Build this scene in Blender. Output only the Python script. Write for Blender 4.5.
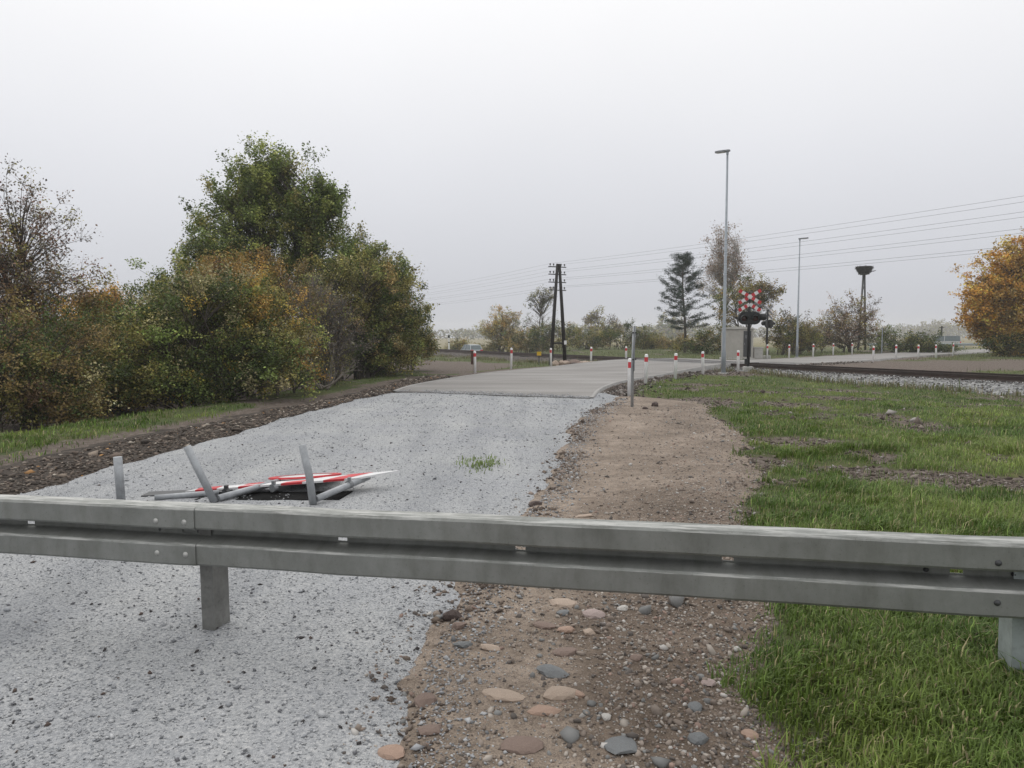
import bpy, bmesh, math, random
import numpy as np
from mathutils import Vector, Matrix
R = math.radians
random.seed(7)
rng = np.random.default_rng(11)
for o in list(bpy.data.objects):
    bpy.data.objects.remove(o)
S = bpy.context.scene
COL = S.collection

# ------------------------------------------------------------------ camera
cam_d = bpy.data.cameras.new('camera')
cam_d.sensor_width = 36.0
cam_d.lens = 740.0 / 1024.0 * 36.0
cam_d.clip_start = 0.05
cam_d.clip_end = 5000
cam = bpy.data.objects.new('camera', cam_d)
COL.objects.link(cam)
cam.location = (0, 0, 1.65)
cam.rotation_euler = (R(90) - math.atan(49 / 740.0), 0, 0)
S.camera = cam

# ------------------------------------------------------------------ overcast sky
SUN_EL, SUN_AZ = R(52), R(-35)
W = bpy.data.worlds.new('World')
S.world = W
W.use_nodes = True
wn, wl = W.node_tree.nodes, W.node_tree.links
wn.clear()
w_out = wn.new('ShaderNodeOutputWorld')
w_bg = wn.new('ShaderNodeBackground')
w_bg.inputs['Strength'].default_value = 0.1
sky = wn.new('ShaderNodeTexSky')
sky.sky_type = 'NISHITA'
sky.sun_disc = False
sky.sun_elevation = SUN_EL
sky.sun_rotation = SUN_AZ
sky.dust_density = 4.0
hs = wn.new('ShaderNodeHueSaturation')
hs.inputs['Saturation'].default_value = 0.15
wl.new(sky.outputs[0], hs.inputs['Color'])
tc = wn.new('ShaderNodeTexCoord')
sx = wn.new('ShaderNodeSeparateXYZ')
wl.new(tc.outputs['Generated'], sx.inputs[0])
wr = wn.new('ShaderNodeValToRGB')           # a closed cloud deck: zenith brighter than horizon
wl.new(sx.outputs['Z'], wr.inputs[0])
e = wr.color_ramp.elements
e[0].position = 0.0; e[0].color = (0.51, 0.525, 0.575, 1)
e[1].position = 1.0; e[1].color = (1.22, 1.22, 1.22, 1)
k = e.new(0.22); k.color = (0.75, 0.76, 0.80, 1)
k = e.new(0.42); k.color = (0.97, 0.97, 0.98, 1)
cn = wn.new('ShaderNodeTexNoise')           # faint unevenness of the cloud deck
cn.inputs['Scale'].default_value = 2.2
cn.inputs['Detail'].default_value = 3
wl.new(tc.outputs['Generated'], cn.inputs['Vector'])
cm = wn.new('ShaderNodeMapRange')
cm.inputs['To Min'].default_value = 9.4
cm.inputs['To Max'].default_value = 10.6
wl.new(cn.outputs['Fac'], cm.inputs['Value'])
vm = wn.new('ShaderNodeVectorMath'); vm.operation = 'SCALE'
wl.new(wr.outputs[0], vm.inputs[0]); wl.new(cm.outputs[0], vm.inputs['Scale'])
mx = wn.new('ShaderNodeMixRGB')
mx.inputs[0].default_value = 0.93
wl.new(hs.outputs[0], mx.inputs[1]); wl.new(vm.outputs[0], mx.inputs[2])
wl.new(mx.outputs[0], w_bg.inputs[0])
wl.new(w_bg.outputs[0], w_out.inputs[0])

sun_d = bpy.data.lights.new('sun', 'SUN')
sun_d.energy = 0.9
sun_d.angle = R(50)
sun_d.color = (1.0, 0.97, 0.93)
sun = bpy.data.objects.new('sun', sun_d)
COL.objects.link(sun)
sun.rotation_euler = (R(90) - SUN_EL, 0, math.pi - SUN_AZ)
sun.location = (0, 0, 30)

S.view_settings.view_transform = 'Standard'
S.view_settings.look = 'None'
S.view_settings.exposure = 0.1
S.view_settings.gamma = 1.0
S.view_settings.use_curve_mapping = False
S.render.engine = 'CYCLES'
S.cycles.use_denoising = True
S.cycles.max_bounces = 6
S.cycles.diffuse_bounces = 3
S.cycles.glossy_bounces = 3
S.cycles.transmission_bounces = 4
S.cycles.transparent_max_bounces = 8
S.cycles.volume_bounces = 3
S.cycles.caustics_reflective = False
S.cycles.caustics_refractive = False

# ------------------------------------------------------------------ helpers
def tag(o, label=None, cat=None, group=None, kind=None):
    if label: o['label'] = label
    if cat: o['category'] = cat
    if group: o['group'] = group
    if kind: o['kind'] = kind
    return o

def empty(name, loc=(0, 0, 0), rz=0.0, label=None, cat=None, group=None):
    o = bpy.data.objects.new(name, None)
    o.empty_display_size = 0.2
    COL.objects.link(o)
    o.location = loc
    o.rotation_euler = (0, 0, rz)
    return tag(o, label, cat, group)

def link(name, me, m=None, parent=None):
    o = bpy.data.objects.new(name, me)
    COL.objects.link(o)
    if m is not None and not me.materials:
        me.materials.append(m)
    if parent: o.parent = parent
    return o

def np_mesh(name, V, faces, m=None, parent=None, col=None, smooth=False):
    """faces: int array (n,3) or (n,4) or a list of those arrays."""
    if not isinstance(faces, list): faces = [faces]
    faces = [np.asarray(f, dtype=np.int64) for f in faces if len(f)]
    me = bpy.data.meshes.new(name)
    V = np.ascontiguousarray(V, dtype=np.float32)
    me.vertices.add(len(V))
    me.vertices.foreach_set('co', V.ravel())
    idx = np.concatenate([f.ravel() for f in faces]).astype(np.int32)
    cnt = np.concatenate([np.full(len(f), f.shape[1]) for f in faces]).astype(np.int32)
    start = np.concatenate([[0], np.cumsum(cnt)[:-1]]).astype(np.int32)
    me.loops.add(len(idx)); me.loops.foreach_set('vertex_index', idx)
    me.polygons.add(len(cnt))
    me.polygons.foreach_set('loop_start', start)
    me.polygons.foreach_set('loop_total', cnt)
    if smooth: me.polygons.foreach_set('use_smooth', np.ones(len(cnt), bool))
    if col is not None:
        a = me.attributes.new('col', 'FLOAT_COLOR', 'POINT')
        c = np.ones((len(V), 4), np.float32); c[:, :col.shape[1]] = col
        a.data.foreach_set('color', c.ravel())
    me.update(calc_edges=True)
    me.validate()
    return link(name, me, m, parent)

class MB:
    """collects shapes into one mesh"""
    def __init__(s): s.v = []; s.f = []
    def add(s, vs, fs):
        n = len(s.v); s.v += [tuple(p) for p in vs]; s.f += [tuple(i + n for i in f) for f in fs]
        return s
    def box(s, c, d, M=None, bev=0.0):
        hx, hy, hz = d[0] / 2, d[1] / 2, d[2] / 2
        if bev <= 0:
            vs = [Vector((x, y, z)) for z in (-hz, hz) for y in (-hy, hy) for x in (-hx, hx)]
            fs = [(0, 2, 3, 1), (4, 5, 7, 6), (0, 1, 5, 4), (2, 6, 7, 3), (0, 4, 6, 2), (1, 3, 7, 5)]
        else:
            bm = bmesh.new(); bmesh.ops.create_cube(bm, size=1)
            for v in bm.verts: v.co = Vector((v.co.x * d[0], v.co.y * d[1], v.co.z * d[2]))
            bmesh.ops.bevel(bm, geom=bm.edges[:], offset=bev, segments=2, affect='EDGES', profile=.5)
            bm.verts.index_update()
            vs = [v.co.copy() for v in bm.verts]; fs = [tuple(v.index for v in f.verts) for f in bm.faces]
            bm.free()
        if M is not None: vs = [M @ v for v in vs]
        return s.add([v + Vector(c) for v in vs], fs)
    def tube(s, pts, rad, n=8, caps=True):
        pts = [Vector(p) for p in pts]
        if not hasattr(rad, '__len__'): rad = [rad] * len(pts)
        vs, fs = [], []
        t0 = (pts[1] - pts[0]).normalized()
        ref = Vector((0, 0, 1)) if abs(t0.z) < .9 else Vector((1, 0, 0))
        a = t0.cross(ref).normalized()
        for i, p in enumerate(pts):
            t = (pts[min(i + 1, len(pts) - 1)] - pts[max(i - 1, 0)]).normalized()
            a = (a - t * a.dot(t)).normalized(); b = t.cross(a)
            for k in range(n):
                th = 2 * math.pi * k / n
                vs.append(p + (a * math.cos(th) + b * math.sin(th)) * rad[i])
        for i in range(len(pts) - 1):
            for k in range(n):
                k2 = (k + 1) % n
                fs.append((i * n + k, i * n + k2, (i + 1) * n + k2, (i + 1) * n + k))
        if caps:
            fs.append(tuple(range(n - 1, -1, -1))); fs.append(tuple((len(pts) - 1) * n + k for k in range(n)))
        return s.add(vs, fs)
    def lathe(s, prof, n=16, c=(0, 0, 0), M=None):
        vs, fs = [], []
        for r, z in prof:
            for k in range(n):
                th = 2 * math.pi * k / n
                v = Vector((r * math.cos(th), r * math.sin(th), z))
                if M is not None: v = M @ v
                vs.append(v + Vector(c))
        for i in range(len(prof) - 1):
            for k in range(n):
                k2 = (k + 1) % n
                fs.append((i * n + k, i * n + k2, (i + 1) * n + k2, (i + 1) * n + k))
        fs.append(tuple(range(n - 1, -1, -1))); fs.append(tuple((len(prof) - 1) * n + k for k in range(n)))
        return s.add(vs, fs)
    def prism(s, poly, z0, z1, M=None, c=(0, 0, 0)):
        n = len(poly)
        vs = [Vector((x, y, z0)) for x, y in poly] + [Vector((x, y, z1)) for x, y in poly]
        if M is not None: vs = [M @ v for v in vs]
        vs = [v + Vector(c) for v in vs]
        fs = [tuple(range(n - 1, -1, -1)), tuple(range(n, 2 * n))]
        fs += [(i, (i + 1) % n, n + (i + 1) % n, n + i) for i in range(n)]
        return s.add(vs, fs)
    def build(s, name, m, parent=None, smooth=False):
        me = bpy.data.meshes.new(name)
        me.from_pydata([tuple(v) for v in s.v], [], s.f)
        bm = bmesh.new(); bm.from_mesh(me)
        bmesh.ops.recalc_face_normals(bm, faces=bm.faces[:])
        if smooth:
            for f in bm.faces: f.smooth = len(f.verts) <= 4
        bm.to_mesh(me); bm.free()
        return link(name, me, m, parent)

def copy_tree(o, parent=None):
    c = o.copy(); COL.objects.link(c); c.parent = parent
    for ch in [x for x in bpy.data.objects if x.parent == o]:
        copy_tree(ch, c)
    return c

# value noise
_perm = rng.random((256, 256))
def vnoise(x, y):
    x = np.asarray(x, float); y = np.asarray(y, float)
    xi = np.floor(x).astype(int); yi = np.floor(y).astype(int)
    fx = x - xi; fy = y - yi
    fx = fx * fx * (3 - 2 * fx); fy = fy * fy * (3 - 2 * fy)
    g = lambda i, j: _perm[i & 255, j & 255]
    return ((g(xi, yi) * (1 - fx) + g(xi + 1, yi) * fx) * (1 - fy)
            + (g(xi, yi + 1) * (1 - fx) + g(xi + 1, yi + 1) * fx) * fy)
def fbm(x, y, o=3):
    s = 0; a = 1; t = 0
    for k in range(o):
        s = s + a * vnoise(x * 2 ** k + 17.3 * k, y * 2 ** k + 9.1 * k); t += a; a *= .5
    return s / t - .5
def sstep(a, b, x):
    t = np.clip((np.asarray(x, float) - a) / (b - a), 0, 1)
    return t * t * (3 - 2 * t)

# ------------------------------------------------------------------ materials
def mat(name):
    m = bpy.data.materials.new(name); m.use_nodes = True
    nt = m.node_tree
    return m, nt.nodes, nt.links, nt.nodes['Principled BSDF']

def noise_node(n, l, scale, detail=4, rough=.6, vec=None):
    t = n.new('ShaderNodeTexNoise')
    t.inputs['Scale'].default_value = scale; t.inputs['Detail'].default_value = detail
    t.inputs['Roughness'].default_value = rough
    if vec is not None: l.new(vec, t.inputs['Vector'])
    return t

def ramp(n, l, fac, stops):
    r = n.new('ShaderNodeValToRGB')
    el = r.color_ramp.elements
    el[0].position = stops[0][0]; el[0].color = (*stops[0][1], 1)
    el[1].position = stops[-1][0]; el[1].color = (*stops[-1][1], 1)
    for p, c in stops[1:-1]:
        k = el.new(p); k.color = (*c, 1)
    l.new(fac, r.inputs[0])
    return r

def mixc(n, l, fac, a, b, mode='MIX'):
    m = n.new('ShaderNodeMixRGB'); m.blend_type = mode
    for i, s in ((0, fac), (1, a), (2, b)):
        if isinstance(s, (int, float)): m.inputs[i].default_value = s
        elif isinstance(s, tuple): m.inputs[i].default_value = (*s, 1)
        else: l.new(s, m.inputs[i])
    return m.outputs[0]

def bump(n, l, h, strength, dist, bsdf):
    b = n.new('ShaderNodeBump'); b.inputs['Strength'].default_value = strength
    b.inputs['Distance'].default_value = dist
    l.new(h, b.inputs['Height']); l.new(b.outputs[0], bsdf.inputs['Normal'])

def worn(name, c, rough=.6, metal=0.0, var=.25, scale=6.0, dirt=(.06, .055, .045), dirt_amt=.3, bmp=.15, coat=0):
    """a plain coloured surface with uneven tone, dirt and fine relief"""
    m, n, l, b = mat(name)
    tc = n.new('ShaderNodeTexCoord')
    a = noise_node(n, l, scale, 5, .65, tc.outputs['Object'])
    d = noise_node(n, l, scale * 2.7, 6, .7, tc.outputs['Object'])
    lo = tuple(x * (1 - var) for x in c); hi = tuple(min(1, x * (1 + var)) for x in c)
    r = ramp(n, l, a.outputs['Fac'], [(.3, lo), (.7, hi)])
    r2 = ramp(n, l, d.outputs['Fac'], [(.52, (0, 0, 0)), (.72, (dirt_amt,) * 3)])
    l.new(mixc(n, l, r2.outputs[0], r.outputs[0], dirt), b.inputs['Base Color'])
    b.inputs['Roughness'].default_value = rough
    b.inputs['Metallic'].default_value = metal
    if bmp: bump(n, l, d.outputs['Fac'], bmp, .01, b)
    return m

def attr_mat(name, rough=.8, transl=0.0, var=.0):
    m, n, l, b = mat(name)
    a = n.new('ShaderNodeAttribute'); a.attribute_name = 'col'
    b.inputs['Roughness'].default_value = rough
    b.inputs['Specular IOR Level'].default_value = .25
    l.new(a.outputs['Color'], b.inputs['Base Color'])
    if transl > 0:
        t = n.new('ShaderNodeBsdfTranslucent'); l.new(a.outputs['Color'], t.inputs['Color'])
        ms = n.new('ShaderNodeMixShader'); ms.inputs[0].default_value = transl
        l.new(b.outputs[0], ms.inputs[1]); l.new(t.outputs[0], ms.inputs[2])
        l.new(ms.outputs[0], n['Material Output'].inputs['Surface'])
    return m

M_LEAF = attr_mat('leaf_matter', .6, .22)
M_BLADE = attr_mat('grass_blade', .5, .25)
M_STONE = attr_mat('stone_chips', .85)
M_BARK = worn('bark', (.075, .062, .05), .9, var=.35, scale=9)
M_PALEBARK = worn('dry_branch_wood', (.20, .175, .15), .9, var=.3, scale=9)
M_BIRCH = worn('birch_bark', (.42, .40, .37), .8, var=.3, scale=5, dirt=(.03, .03, .03), dirt_amt=.7)
M_ZINC = worn('weathered_zinc', (.215, .222, .205), .6, .35, var=.26, scale=4, dirt=(.08, .078, .066), dirt_amt=.6)
M_ZINCPOST = worn('dark_weathered_zinc', (.19, .19, .18), .65, .35, var=.3, scale=8, dirt=(.07, .065, .055), dirt_amt=.6)
M_ZINCNEW = worn('bright_zinc', (.36, .40, .40), .5, .35, var=.18, scale=8, dirt=(.16, .17, .16), dirt_amt=.4)
M_PIPE = worn('grey_galvanised_pipe', (.33, .345, .36), .5, .4, var=.15, scale=14, dirt=(.2, .19, .18), dirt_amt=.4)
M_LAMPSTEEL = worn('lamp_steel', (.30, .33, .36), .5, .25, var=.12, scale=3, dirt_amt=.15)
M_WHITE = worn('white_plastic', (.84, .84, .84), .5, var=.04, scale=6, dirt=(.42, .40, .36), dirt_amt=.25)
M_WHITESIGN = worn('white_sheeting', (.72, .72, .72), .4, var=.05, scale=6, dirt_amt=.12)
M_RED = worn('red_sheeting', (.55, .035, .045), .45, var=.12, scale=6, dirt_amt=.15)
M_BLACK = worn('black_paint', (.010, .011, .012), .65, var=.3, scale=6, dirt=(.05, .05, .05), dirt_amt=.3)
M_DARKMETAL = worn('dark_grey_metal', (.06, .062, .065), .5, .3, var=.2)
M_GREYBACK = worn('grey_sign_back', (.24, .25, .26), .5, .4, var=.15)
M_CONC = worn('pale_concrete', (.42, .41, .39), .9, var=.18, scale=7)
M_CREO = worn('creosoted_wood', (.018, .016, .014), .8, var=.4, scale=7, dirt=(.05, .045, .04))
M_GLASSW = worn('insulator_glass', (.05, .055, .05), .3, var=.2)
M_WIRE = worn('wire_metal', (.06, .065, .07), .6, .3, var=.1)
M_CABIN = worn('beige_render', (.40, .385, .35), .85, var=.10, scale=1.6, dirt=(.26, .25, .22), dirt_amt=.4)
M_ROOF = worn('pale_roof', (.44, .43, .40), .8, var=.12, scale=2)
M_YELLOW = worn('yellow_plate', (.72, .46, .03), .5, var=.1)
M_RUST = worn('rusty_steel', (.10, .055, .04), .75, .3, var=.35, scale=8, dirt=(.03, .022, .02), dirt_amt=.5)
M_RAILTOP = worn('rail_steel', (.07, .05, .043), .5, .4, var=.3, scale=2, dirt=(.03, .025, .02), dirt_amt=.4)
M_SLEEPER = worn('dark_sleeper', (.03, .025, .023), .9, var=.35, scale=4, dirt=(.12, .11, .10), dirt_amt=.3)
M_PANEL = worn('crossing_rubber', (.10, .10, .10), .8, var=.2, scale=4)

# ------------------------------------------------------------------ layout of the place (metres, x right, y ahead)
TP = np.array([17.2, 25.3]); TD = np.array([-.466, .885]); TN = np.array([.885, .466]); TZ = .15   # track: point, direction, far-side normal
def track_s(x, y): return (x - TP[0]) * TD[0] + (y - TP[1]) * TD[1]
def track_d(x, y): return (x - TP[0]) * TN[0] + (y - TP[1]) * TN[1]
def trk(s, d=0): return TP + TD * s + TN * d

ROAD_L = np.array([(-3.35, 21.3), (-3.05, 24.4), (-1.6, 29.8), (-.1, 33.6), (2.0, 37.3), (4.5, 40.4), (8.0, 43.4), (12.7, 46.4), (18.3, 50.4), (24, 56.3), (29.6, 62.0), (40, 72), (60, 92)])
ROAD_R = np.array([(2.0, 19.0), (2.7, 22.6), (4.1, 26.6), (6.4, 30.6), (8.9, 34.0), (11.4, 37.0), (14.2, 39.8), (18, 43.2), (21.6, 46.4), (26, 51.2), (34.6, 60.4), (45, 71), (64, 91)])
def resample(P, n):
    d = np.r_[0, np.cumsum(np.linalg.norm(np.diff(P, axis=0), axis=1))]; d /= d[-1]
    t = np.linspace(0, 1, n)
    return np.c_[np.interp(t, d, P[:, 0]), np.interp(t, d, P[:, 1])]
def smooth_poly(P, n):
    # Catmull-Rom through the points
    Q = []
    for i in range(len(P) - 1):
        p0 = P[max(i - 1, 0)]; p1 = P[i]; p2 = P[i + 1]; p3 = P[min(i + 2, len(P) - 1)]
        for t in np.linspace(0, 1, 8, endpoint=False):
            Q.append(.5 * ((2 * p1) + (-p0 + p2) * t + (2 * p0 - 5 * p1 + 4 * p2 - p3) * t * t + (-p0 + 3 * p1 - 3 * p2 + p3) * t ** 3))
    Q.append(P[-1])
    return resample(np.array(Q), n)
NR = 140
# pair the two edges station by station so the ribbon stays square to the road
RL = smooth_poly(ROAD_L, NR); RR = smooth_poly(ROAD_R, NR)
_i = np.linspace(0, 1, NR)
def seg_dist(px, py, P):
    best = np.full(np.shape(px), 1e9)
    for i in range(len(P) - 1):
        a = P[i]; b = P[i + 1]; ab = b - a; L2 = ab @ ab
        t = np.clip(((px - a[0]) * ab[0] + (py - a[1]) * ab[1]) / L2, 0, 1)
        best = np.minimum(best, np.hypot(px - a[0] - t * ab[0], py - a[1] - t * ab[1]))
    return best
ROADPOLY = np.vstack([RL, RR[::-1]])
def in_poly(px, py, P):
    c = np.zeros(np.shape(px), bool); j = len(P) - 1
    for i in range(len(P)):
        xi, yi = P[i]; xj, yj = P[j]
        if yi != yj:
            c ^= ((yi > py) != (yj > py)) & (px < (xj - xi) * (py - yi) / (yj - yi) + xi)
        j = i
    return c
_rx = np.arange(-20, 72, .3); _ry = np.arange(8, 100, .3)
_RX, _RY = np.meshgrid(_rx, _ry)
_P2 = np.vstack([ROADPOLY[::3], ROADPOLY[:1]])
_RE = seg_dist(_RX, _RY, _P2)
_RE = np.where(in_poly(_RX, _RY, ROADPOLY[::2]), _RE, -_RE)
def road_e(px, py):            # >0 inside the paved road (table look-up)
    px = np.asarray(px, float); py = np.asarray(py, float)
    fx = np.clip((px + 20) / .3, 0, len(_rx) - 1.001); fy = np.clip((py - 8) / .3, 0, len(_ry) - 1.001)
    i = fx.astype(int); j = fy.astype(int); fx = fx - i; fy = fy - j
    v = (_RE[j, i] * (1 - fx) + _RE[j, i + 1] * fx) * (1 - fy) + (_RE[j + 1, i] * (1 - fx) + _RE[j + 1, i + 1] * fx) * fy
    out = np.maximum(np.maximum(-20 - px, px - 71.5), np.maximum(8 - py, py - 99.5))
    return np.where(out > 0, -np.abs(v) - out, v)

def grav_l(y): return np.interp(y, [-5, 2, 7.5, 9.1, 11.6, 15.8, 19, 21.4], [-6.2, -5.8, -5.23, -5.12, -4.91, -4.5, -4.0, -3.45]) + .30 * fbm(y * .8, 3.1, 3)
def grav_r(y): return np.interp(y, [-5, 2.0, 2.72, 3.45, 4.8, 7.3, 9.0, 12.8, 16, 18.6, 20], [-.7, -.5, -.43, -.35, -.2, .33, .6, 1.18, 1.85, 2.7, 2.9]) + .30 * fbm(y * 1.1, 8.7, 3)
def path_r(y): return np.interp(y, [-5, 2.0, 2.72, 3.45, 4.5, 6.5, 8.3, 11.6, 14, 16.2, 18.5, 20], [.55, .88, .98, 1.13, 1.42, 2.02, 2.65, 3.5, 3.95, 4.3, 4.3, 3.4]) + .35 * fbm(y * .9, 21.2, 3)
def litter_l(y): return np.interp(y, [-5, 7.5, 11, 16, 21, 26, 32], [-7.0, -6.7, -6.3, -5.5, -4.5, -4.0, -3.0]) + .4 * fbm(y * .6, 31.2, 3)
def grav_e(x, y):
    e = np.minimum(x - grav_l(y), grav_r(y) - x) + .25 * fbm(x * 2.2, y * 2.2, 3)
    return np.minimum(e, (21.6 - y) * .8)
def path_e(x, y):
    e = path_r(y) - x + .35 * fbm(x * 1.9 + 5, y * 1.9, 3)
    return np.minimum(np.minimum(e, x - grav_r(y) + .9), (20.2 - y + 2.4 * fbm(x * .8, y * .8, 2)) * .6)
def litter_e(x, y):
    e = np.minimum(x - litter_l(y), grav_l(y) + .9 - x) + .5 * fbm(x * 1.6 + 9, y * 1.6, 3)
    return np.minimum(e, (31 - y) * .5)

PATCH = [(4.7, 8.3, 1.15, 1.1), (5.6, 7.8, .9, .75), (5.0, 10.2, .5, .5), (4.5, 11.4, .8, .8), (3.2, 9.6, .6, .7), (4.6, 18.3, 1.2, 1.6), (6.6, 17.5, 1.0, .9),
         (9.0, 19.5, 1.6, 1.0), (12.5, 19.0, 1.8, .9), (10.5, 24, 2.0, 1.2), (8.9, 31.2, 1.6, 1.1), (10.6, 32.6, 1.5, 1.2), (6.2, 24.6, 1.2, .7), (9.6, 12.5, .8, .35), (7.5, 21.5, 1.5, .6)]
def bare(x, y):
    """how bare the turf is: 1 = open soil"""
    b = np.zeros(np.shape(x))
    for cx, cy, rx, ry in PATCH:
        r = np.hypot((x - cx) / rx, (y - cy) / ry) + .9 * fbm(x * 2.3, y * 2.3, 3)
        b = np.maximum(b, 1 - sstep(.7, 1.15, r))
    b = np.maximum(b, .8 * sstep(.10, .28, fbm(x * .55 + 3, y * .40 + 8, 3)) * sstep(9, 15, y))
    b = np.maximum(b, .55 * sstep(.10, .24, fbm(x * 1.7 + 13, y * 1.7 + 8, 3)) * sstep(5.5, 7.5, y))
    b = np.maximum(b, sstep(-.45, .1, path_e(x, y) + .35 * fbm(x * 4 + 7, y * 4, 2)) * .92)
    td = track_d(x, y)
    b = np.maximum(b, sstep(-2.9, -2.2, td) * (td < 6))
    re = road_e(x, y) + .4 * fbm(x * 1.4, y * 1.4, 2)
    b = np.maximum(b, sstep(-1.5, -.6, re))
    # bare lay-by left of the track and the dirt turn-out right of it
    lb = np.hypot((x + 3.6) / 4.6, (y - 42) / 9.5) + .5 * fbm(x * .5, y * .5, 2)
    b = np.maximum(b, 1 - sstep(.75, 1.05, lb))
    lb2 = np.hypot((x - 27) / 13, (y - 41) / 7.0) + .8 * fbm(x * .4, y * .4, 3)
    b = np.maximum(b, (1 - sstep(.8, 1.05, lb2)))
    # muddy wheel track on the left verge
    b = np.maximum(b, sstep(-.2, .6, np.minimum(x - litter_l(y) + .9, 1.0)) * (x < grav_l(y)) * (y < 30))
    # shade-bare soil beneath the thicket
    b = np.maximum(b, sstep(0, .8, (litter_l(y) - 2.7) - x + .5 * fbm(x, y, 2)) * (y < 44) * (x < -2) * (y < 34))
    return np.clip(b, 0, 1)

def hbase(x, y):
    """height of the bare ground"""
    x = np.asarray(x, float); y = np.asarray(y, float)
    td = track_d(x, y); r = np.hypot(x, y)
    h = .05 * fbm(x * .35, y * .35, 3) * sstep(1, 6, r)
    away = sstep(1.0, 7.0, -road_e(x, y))
    h = h - .20 * sstep(-11, -5, td) * (1 - sstep(6, 12, td)) * away
    h = h - 1.1 * sstep(4, 22, td) * sstep(6, -14, x - 6)                 # field beyond the track lies lower
    h = h + .19 * sstep(.9, 2.2, x) * (1 - sstep(4.5, 10, y)) * sstep(-6, 0, y)      # low bank under the turf
    h = h - .5 * sstep(70, 160, r)
    h = h + 1.6 * fbm(x * .012 + 4, y * .012, 2) * sstep(80, 260, r)
    h = h - .35 * sstep(1.5, 5, litter_l(np.clip(y, 0, 32)) - x) * (1 - sstep(30, 38, y))
    return h
def gz(x, y):
    return float(hbase(np.array([x]), np.array([y]))[0])

# ------------------------------------------------------------------ ground
def axis(lo, hi, d, L0, L1, grow=1.16):
    a = list(np.arange(lo, hi + 1e-6, d))
    s = d; v = hi
    while v < L1: s *= grow; v += s; a.append(v)
    s = d; v = lo; b = []
    while v > L0: s *= grow; v -= s; b.append(v)
    return np.array(b[::-1] + a)
def grid(name, xs, ys, zf, m, colf=None, keep=None, smooth=True):
    Xg, Yg = np.meshgrid(xs, ys)
    Zg = zf(Xg, Yg)
    V = np.c_[Xg.ravel(), Yg.ravel(), Zg.ravel()]
    nx, ny = len(xs), len(ys)
    i = np.arange(nx * ny).reshape(ny, nx)
    Fq = np.stack([i[:-1, :-1], i[:-1, 1:], i[1:, 1:], i[1:, :-1]], -1).reshape(-1, 4)
    if keep is not None:
        kk = keep(Xg, Yg).ravel()
        Fq = Fq[kk[Fq].any(1)]
        used = np.zeros(len(V), bool); used[Fq] = True
        mp = np.cumsum(used) - 1
        Fq = mp[Fq]; V = V[used]
    c = colf(V[:, 0], V[:, 1]) if colf else None
    return np_mesh(name, V, Fq, m, None, c, smooth)

m_ground, n, l, b = mat('turf_and_soil')
tc = n.new('ShaderNodeTexCoord'); P = tc.outputs['Object']
at = n.new('ShaderNodeAttribute'); at.attribute_name = 'col'
sep = n.new('ShaderNodeSeparateColor'); l.new(at.outputs['Color'], sep.inputs[0])
n1 = noise_node(n, l, .55, 5, .6, P); n2 = noise_node(n, l, 9, 6, .7, P); n3 = noise_node(n, l, 60, 4, .7, P)
turf = ramp(n, l, n1.outputs['Fac'], [(.32, (.065, .095, .028)), (.5, (.10, .125, .042)), (.68, (.145, .14, .06))])
turf2 = mixc(n, l, ramp(n, l, n2.outputs['Fac'], [(.35, (0, 0, 0)), (.7, (1, 1, 1))]).outputs[0], turf.outputs[0], (.05, .055, .025))
soil = ramp(n, l, n2.outputs['Fac'], [(.3, (.07, .055, .045)), (.5, (.125, .10, .083)), (.68, (.20, .168, .143))])
soil2 = mixc(n, l, ramp(n, l, n3.outputs['Fac'], [(.55, (0, 0, 0)), (.66, (.7, .7, .7))]).outputs[0], soil.outputs[0], (.30, .27, .24))
mn = n.new('ShaderNodeMath'); mn.operation = 'MULTIPLY_ADD'
l.new(n2.outputs['Fac'], mn.inputs[0]); mn.inputs[1].default_value = .9; mn.inputs[2].default_value = -.45
ad = n.new('ShaderNodeMath'); l.new(sep.outputs[0], ad.inputs[0]); l.new(mn.outputs[0], ad.inputs[1])
mask = ramp(n, l, ad.outputs[0], [(.35, (0, 0, 0)), (.6, (1, 1, 1))])
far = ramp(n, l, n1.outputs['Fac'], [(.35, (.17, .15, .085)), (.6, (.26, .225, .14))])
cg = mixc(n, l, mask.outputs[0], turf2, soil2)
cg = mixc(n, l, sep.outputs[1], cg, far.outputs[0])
l.new(cg, b.inputs['Base Color'])
b.inputs['Roughness'].default_value = .95
b.inputs['Specular IOR Level'].default_value = .15
addh = n.new('ShaderNodeMath'); addh.operation = 'MULTIPLY_ADD'
l.new(n3.outputs['Fac'], addh.inputs[0]); addh.inputs[1].default_value = .35; l.new(n2.outputs['Fac'], addh.inputs[2])
bump(n, l, addh.outputs[0], .9, .05, b)

def ground_z(x, y):
    h = hbase(x, y)
    h = h + .03 * fbm(x * 3, y * 3, 3) * (1 - sstep(30, 45, np.hypot(x, y)))
    h = h - .12 * sstep(.05, .45, np.maximum(grav_e(x, y), 0)) * (y < 23)
    h = h - .07 * sstep(.02, .3, np.maximum(path_e(x, y), 0)) * (y < 20)
    h = h - .07 * sstep(.02, .3, np.maximum(litter_e(x, y), 0)) * (y < 31)
    h = h - .16 * sstep(-.05, .35, road_e(x, y))
    h = h - .05 * bare(x, y) * (y < 30)
    return h
def ground_c(x, y):
    c = np.zeros((len(x), 3)); c[:, 0] = bare(x, y)
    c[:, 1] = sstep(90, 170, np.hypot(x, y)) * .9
    return c
xs = np.clip(axis(-13, 14, .14, -700, 700), -740, 740); ys = np.clip(axis(1.5, 34, .16, -60, 800), -90, 890)
o = grid('ground', xs, ys, ground_z, m_ground, ground_c); tag(o, kind='structure')

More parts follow.
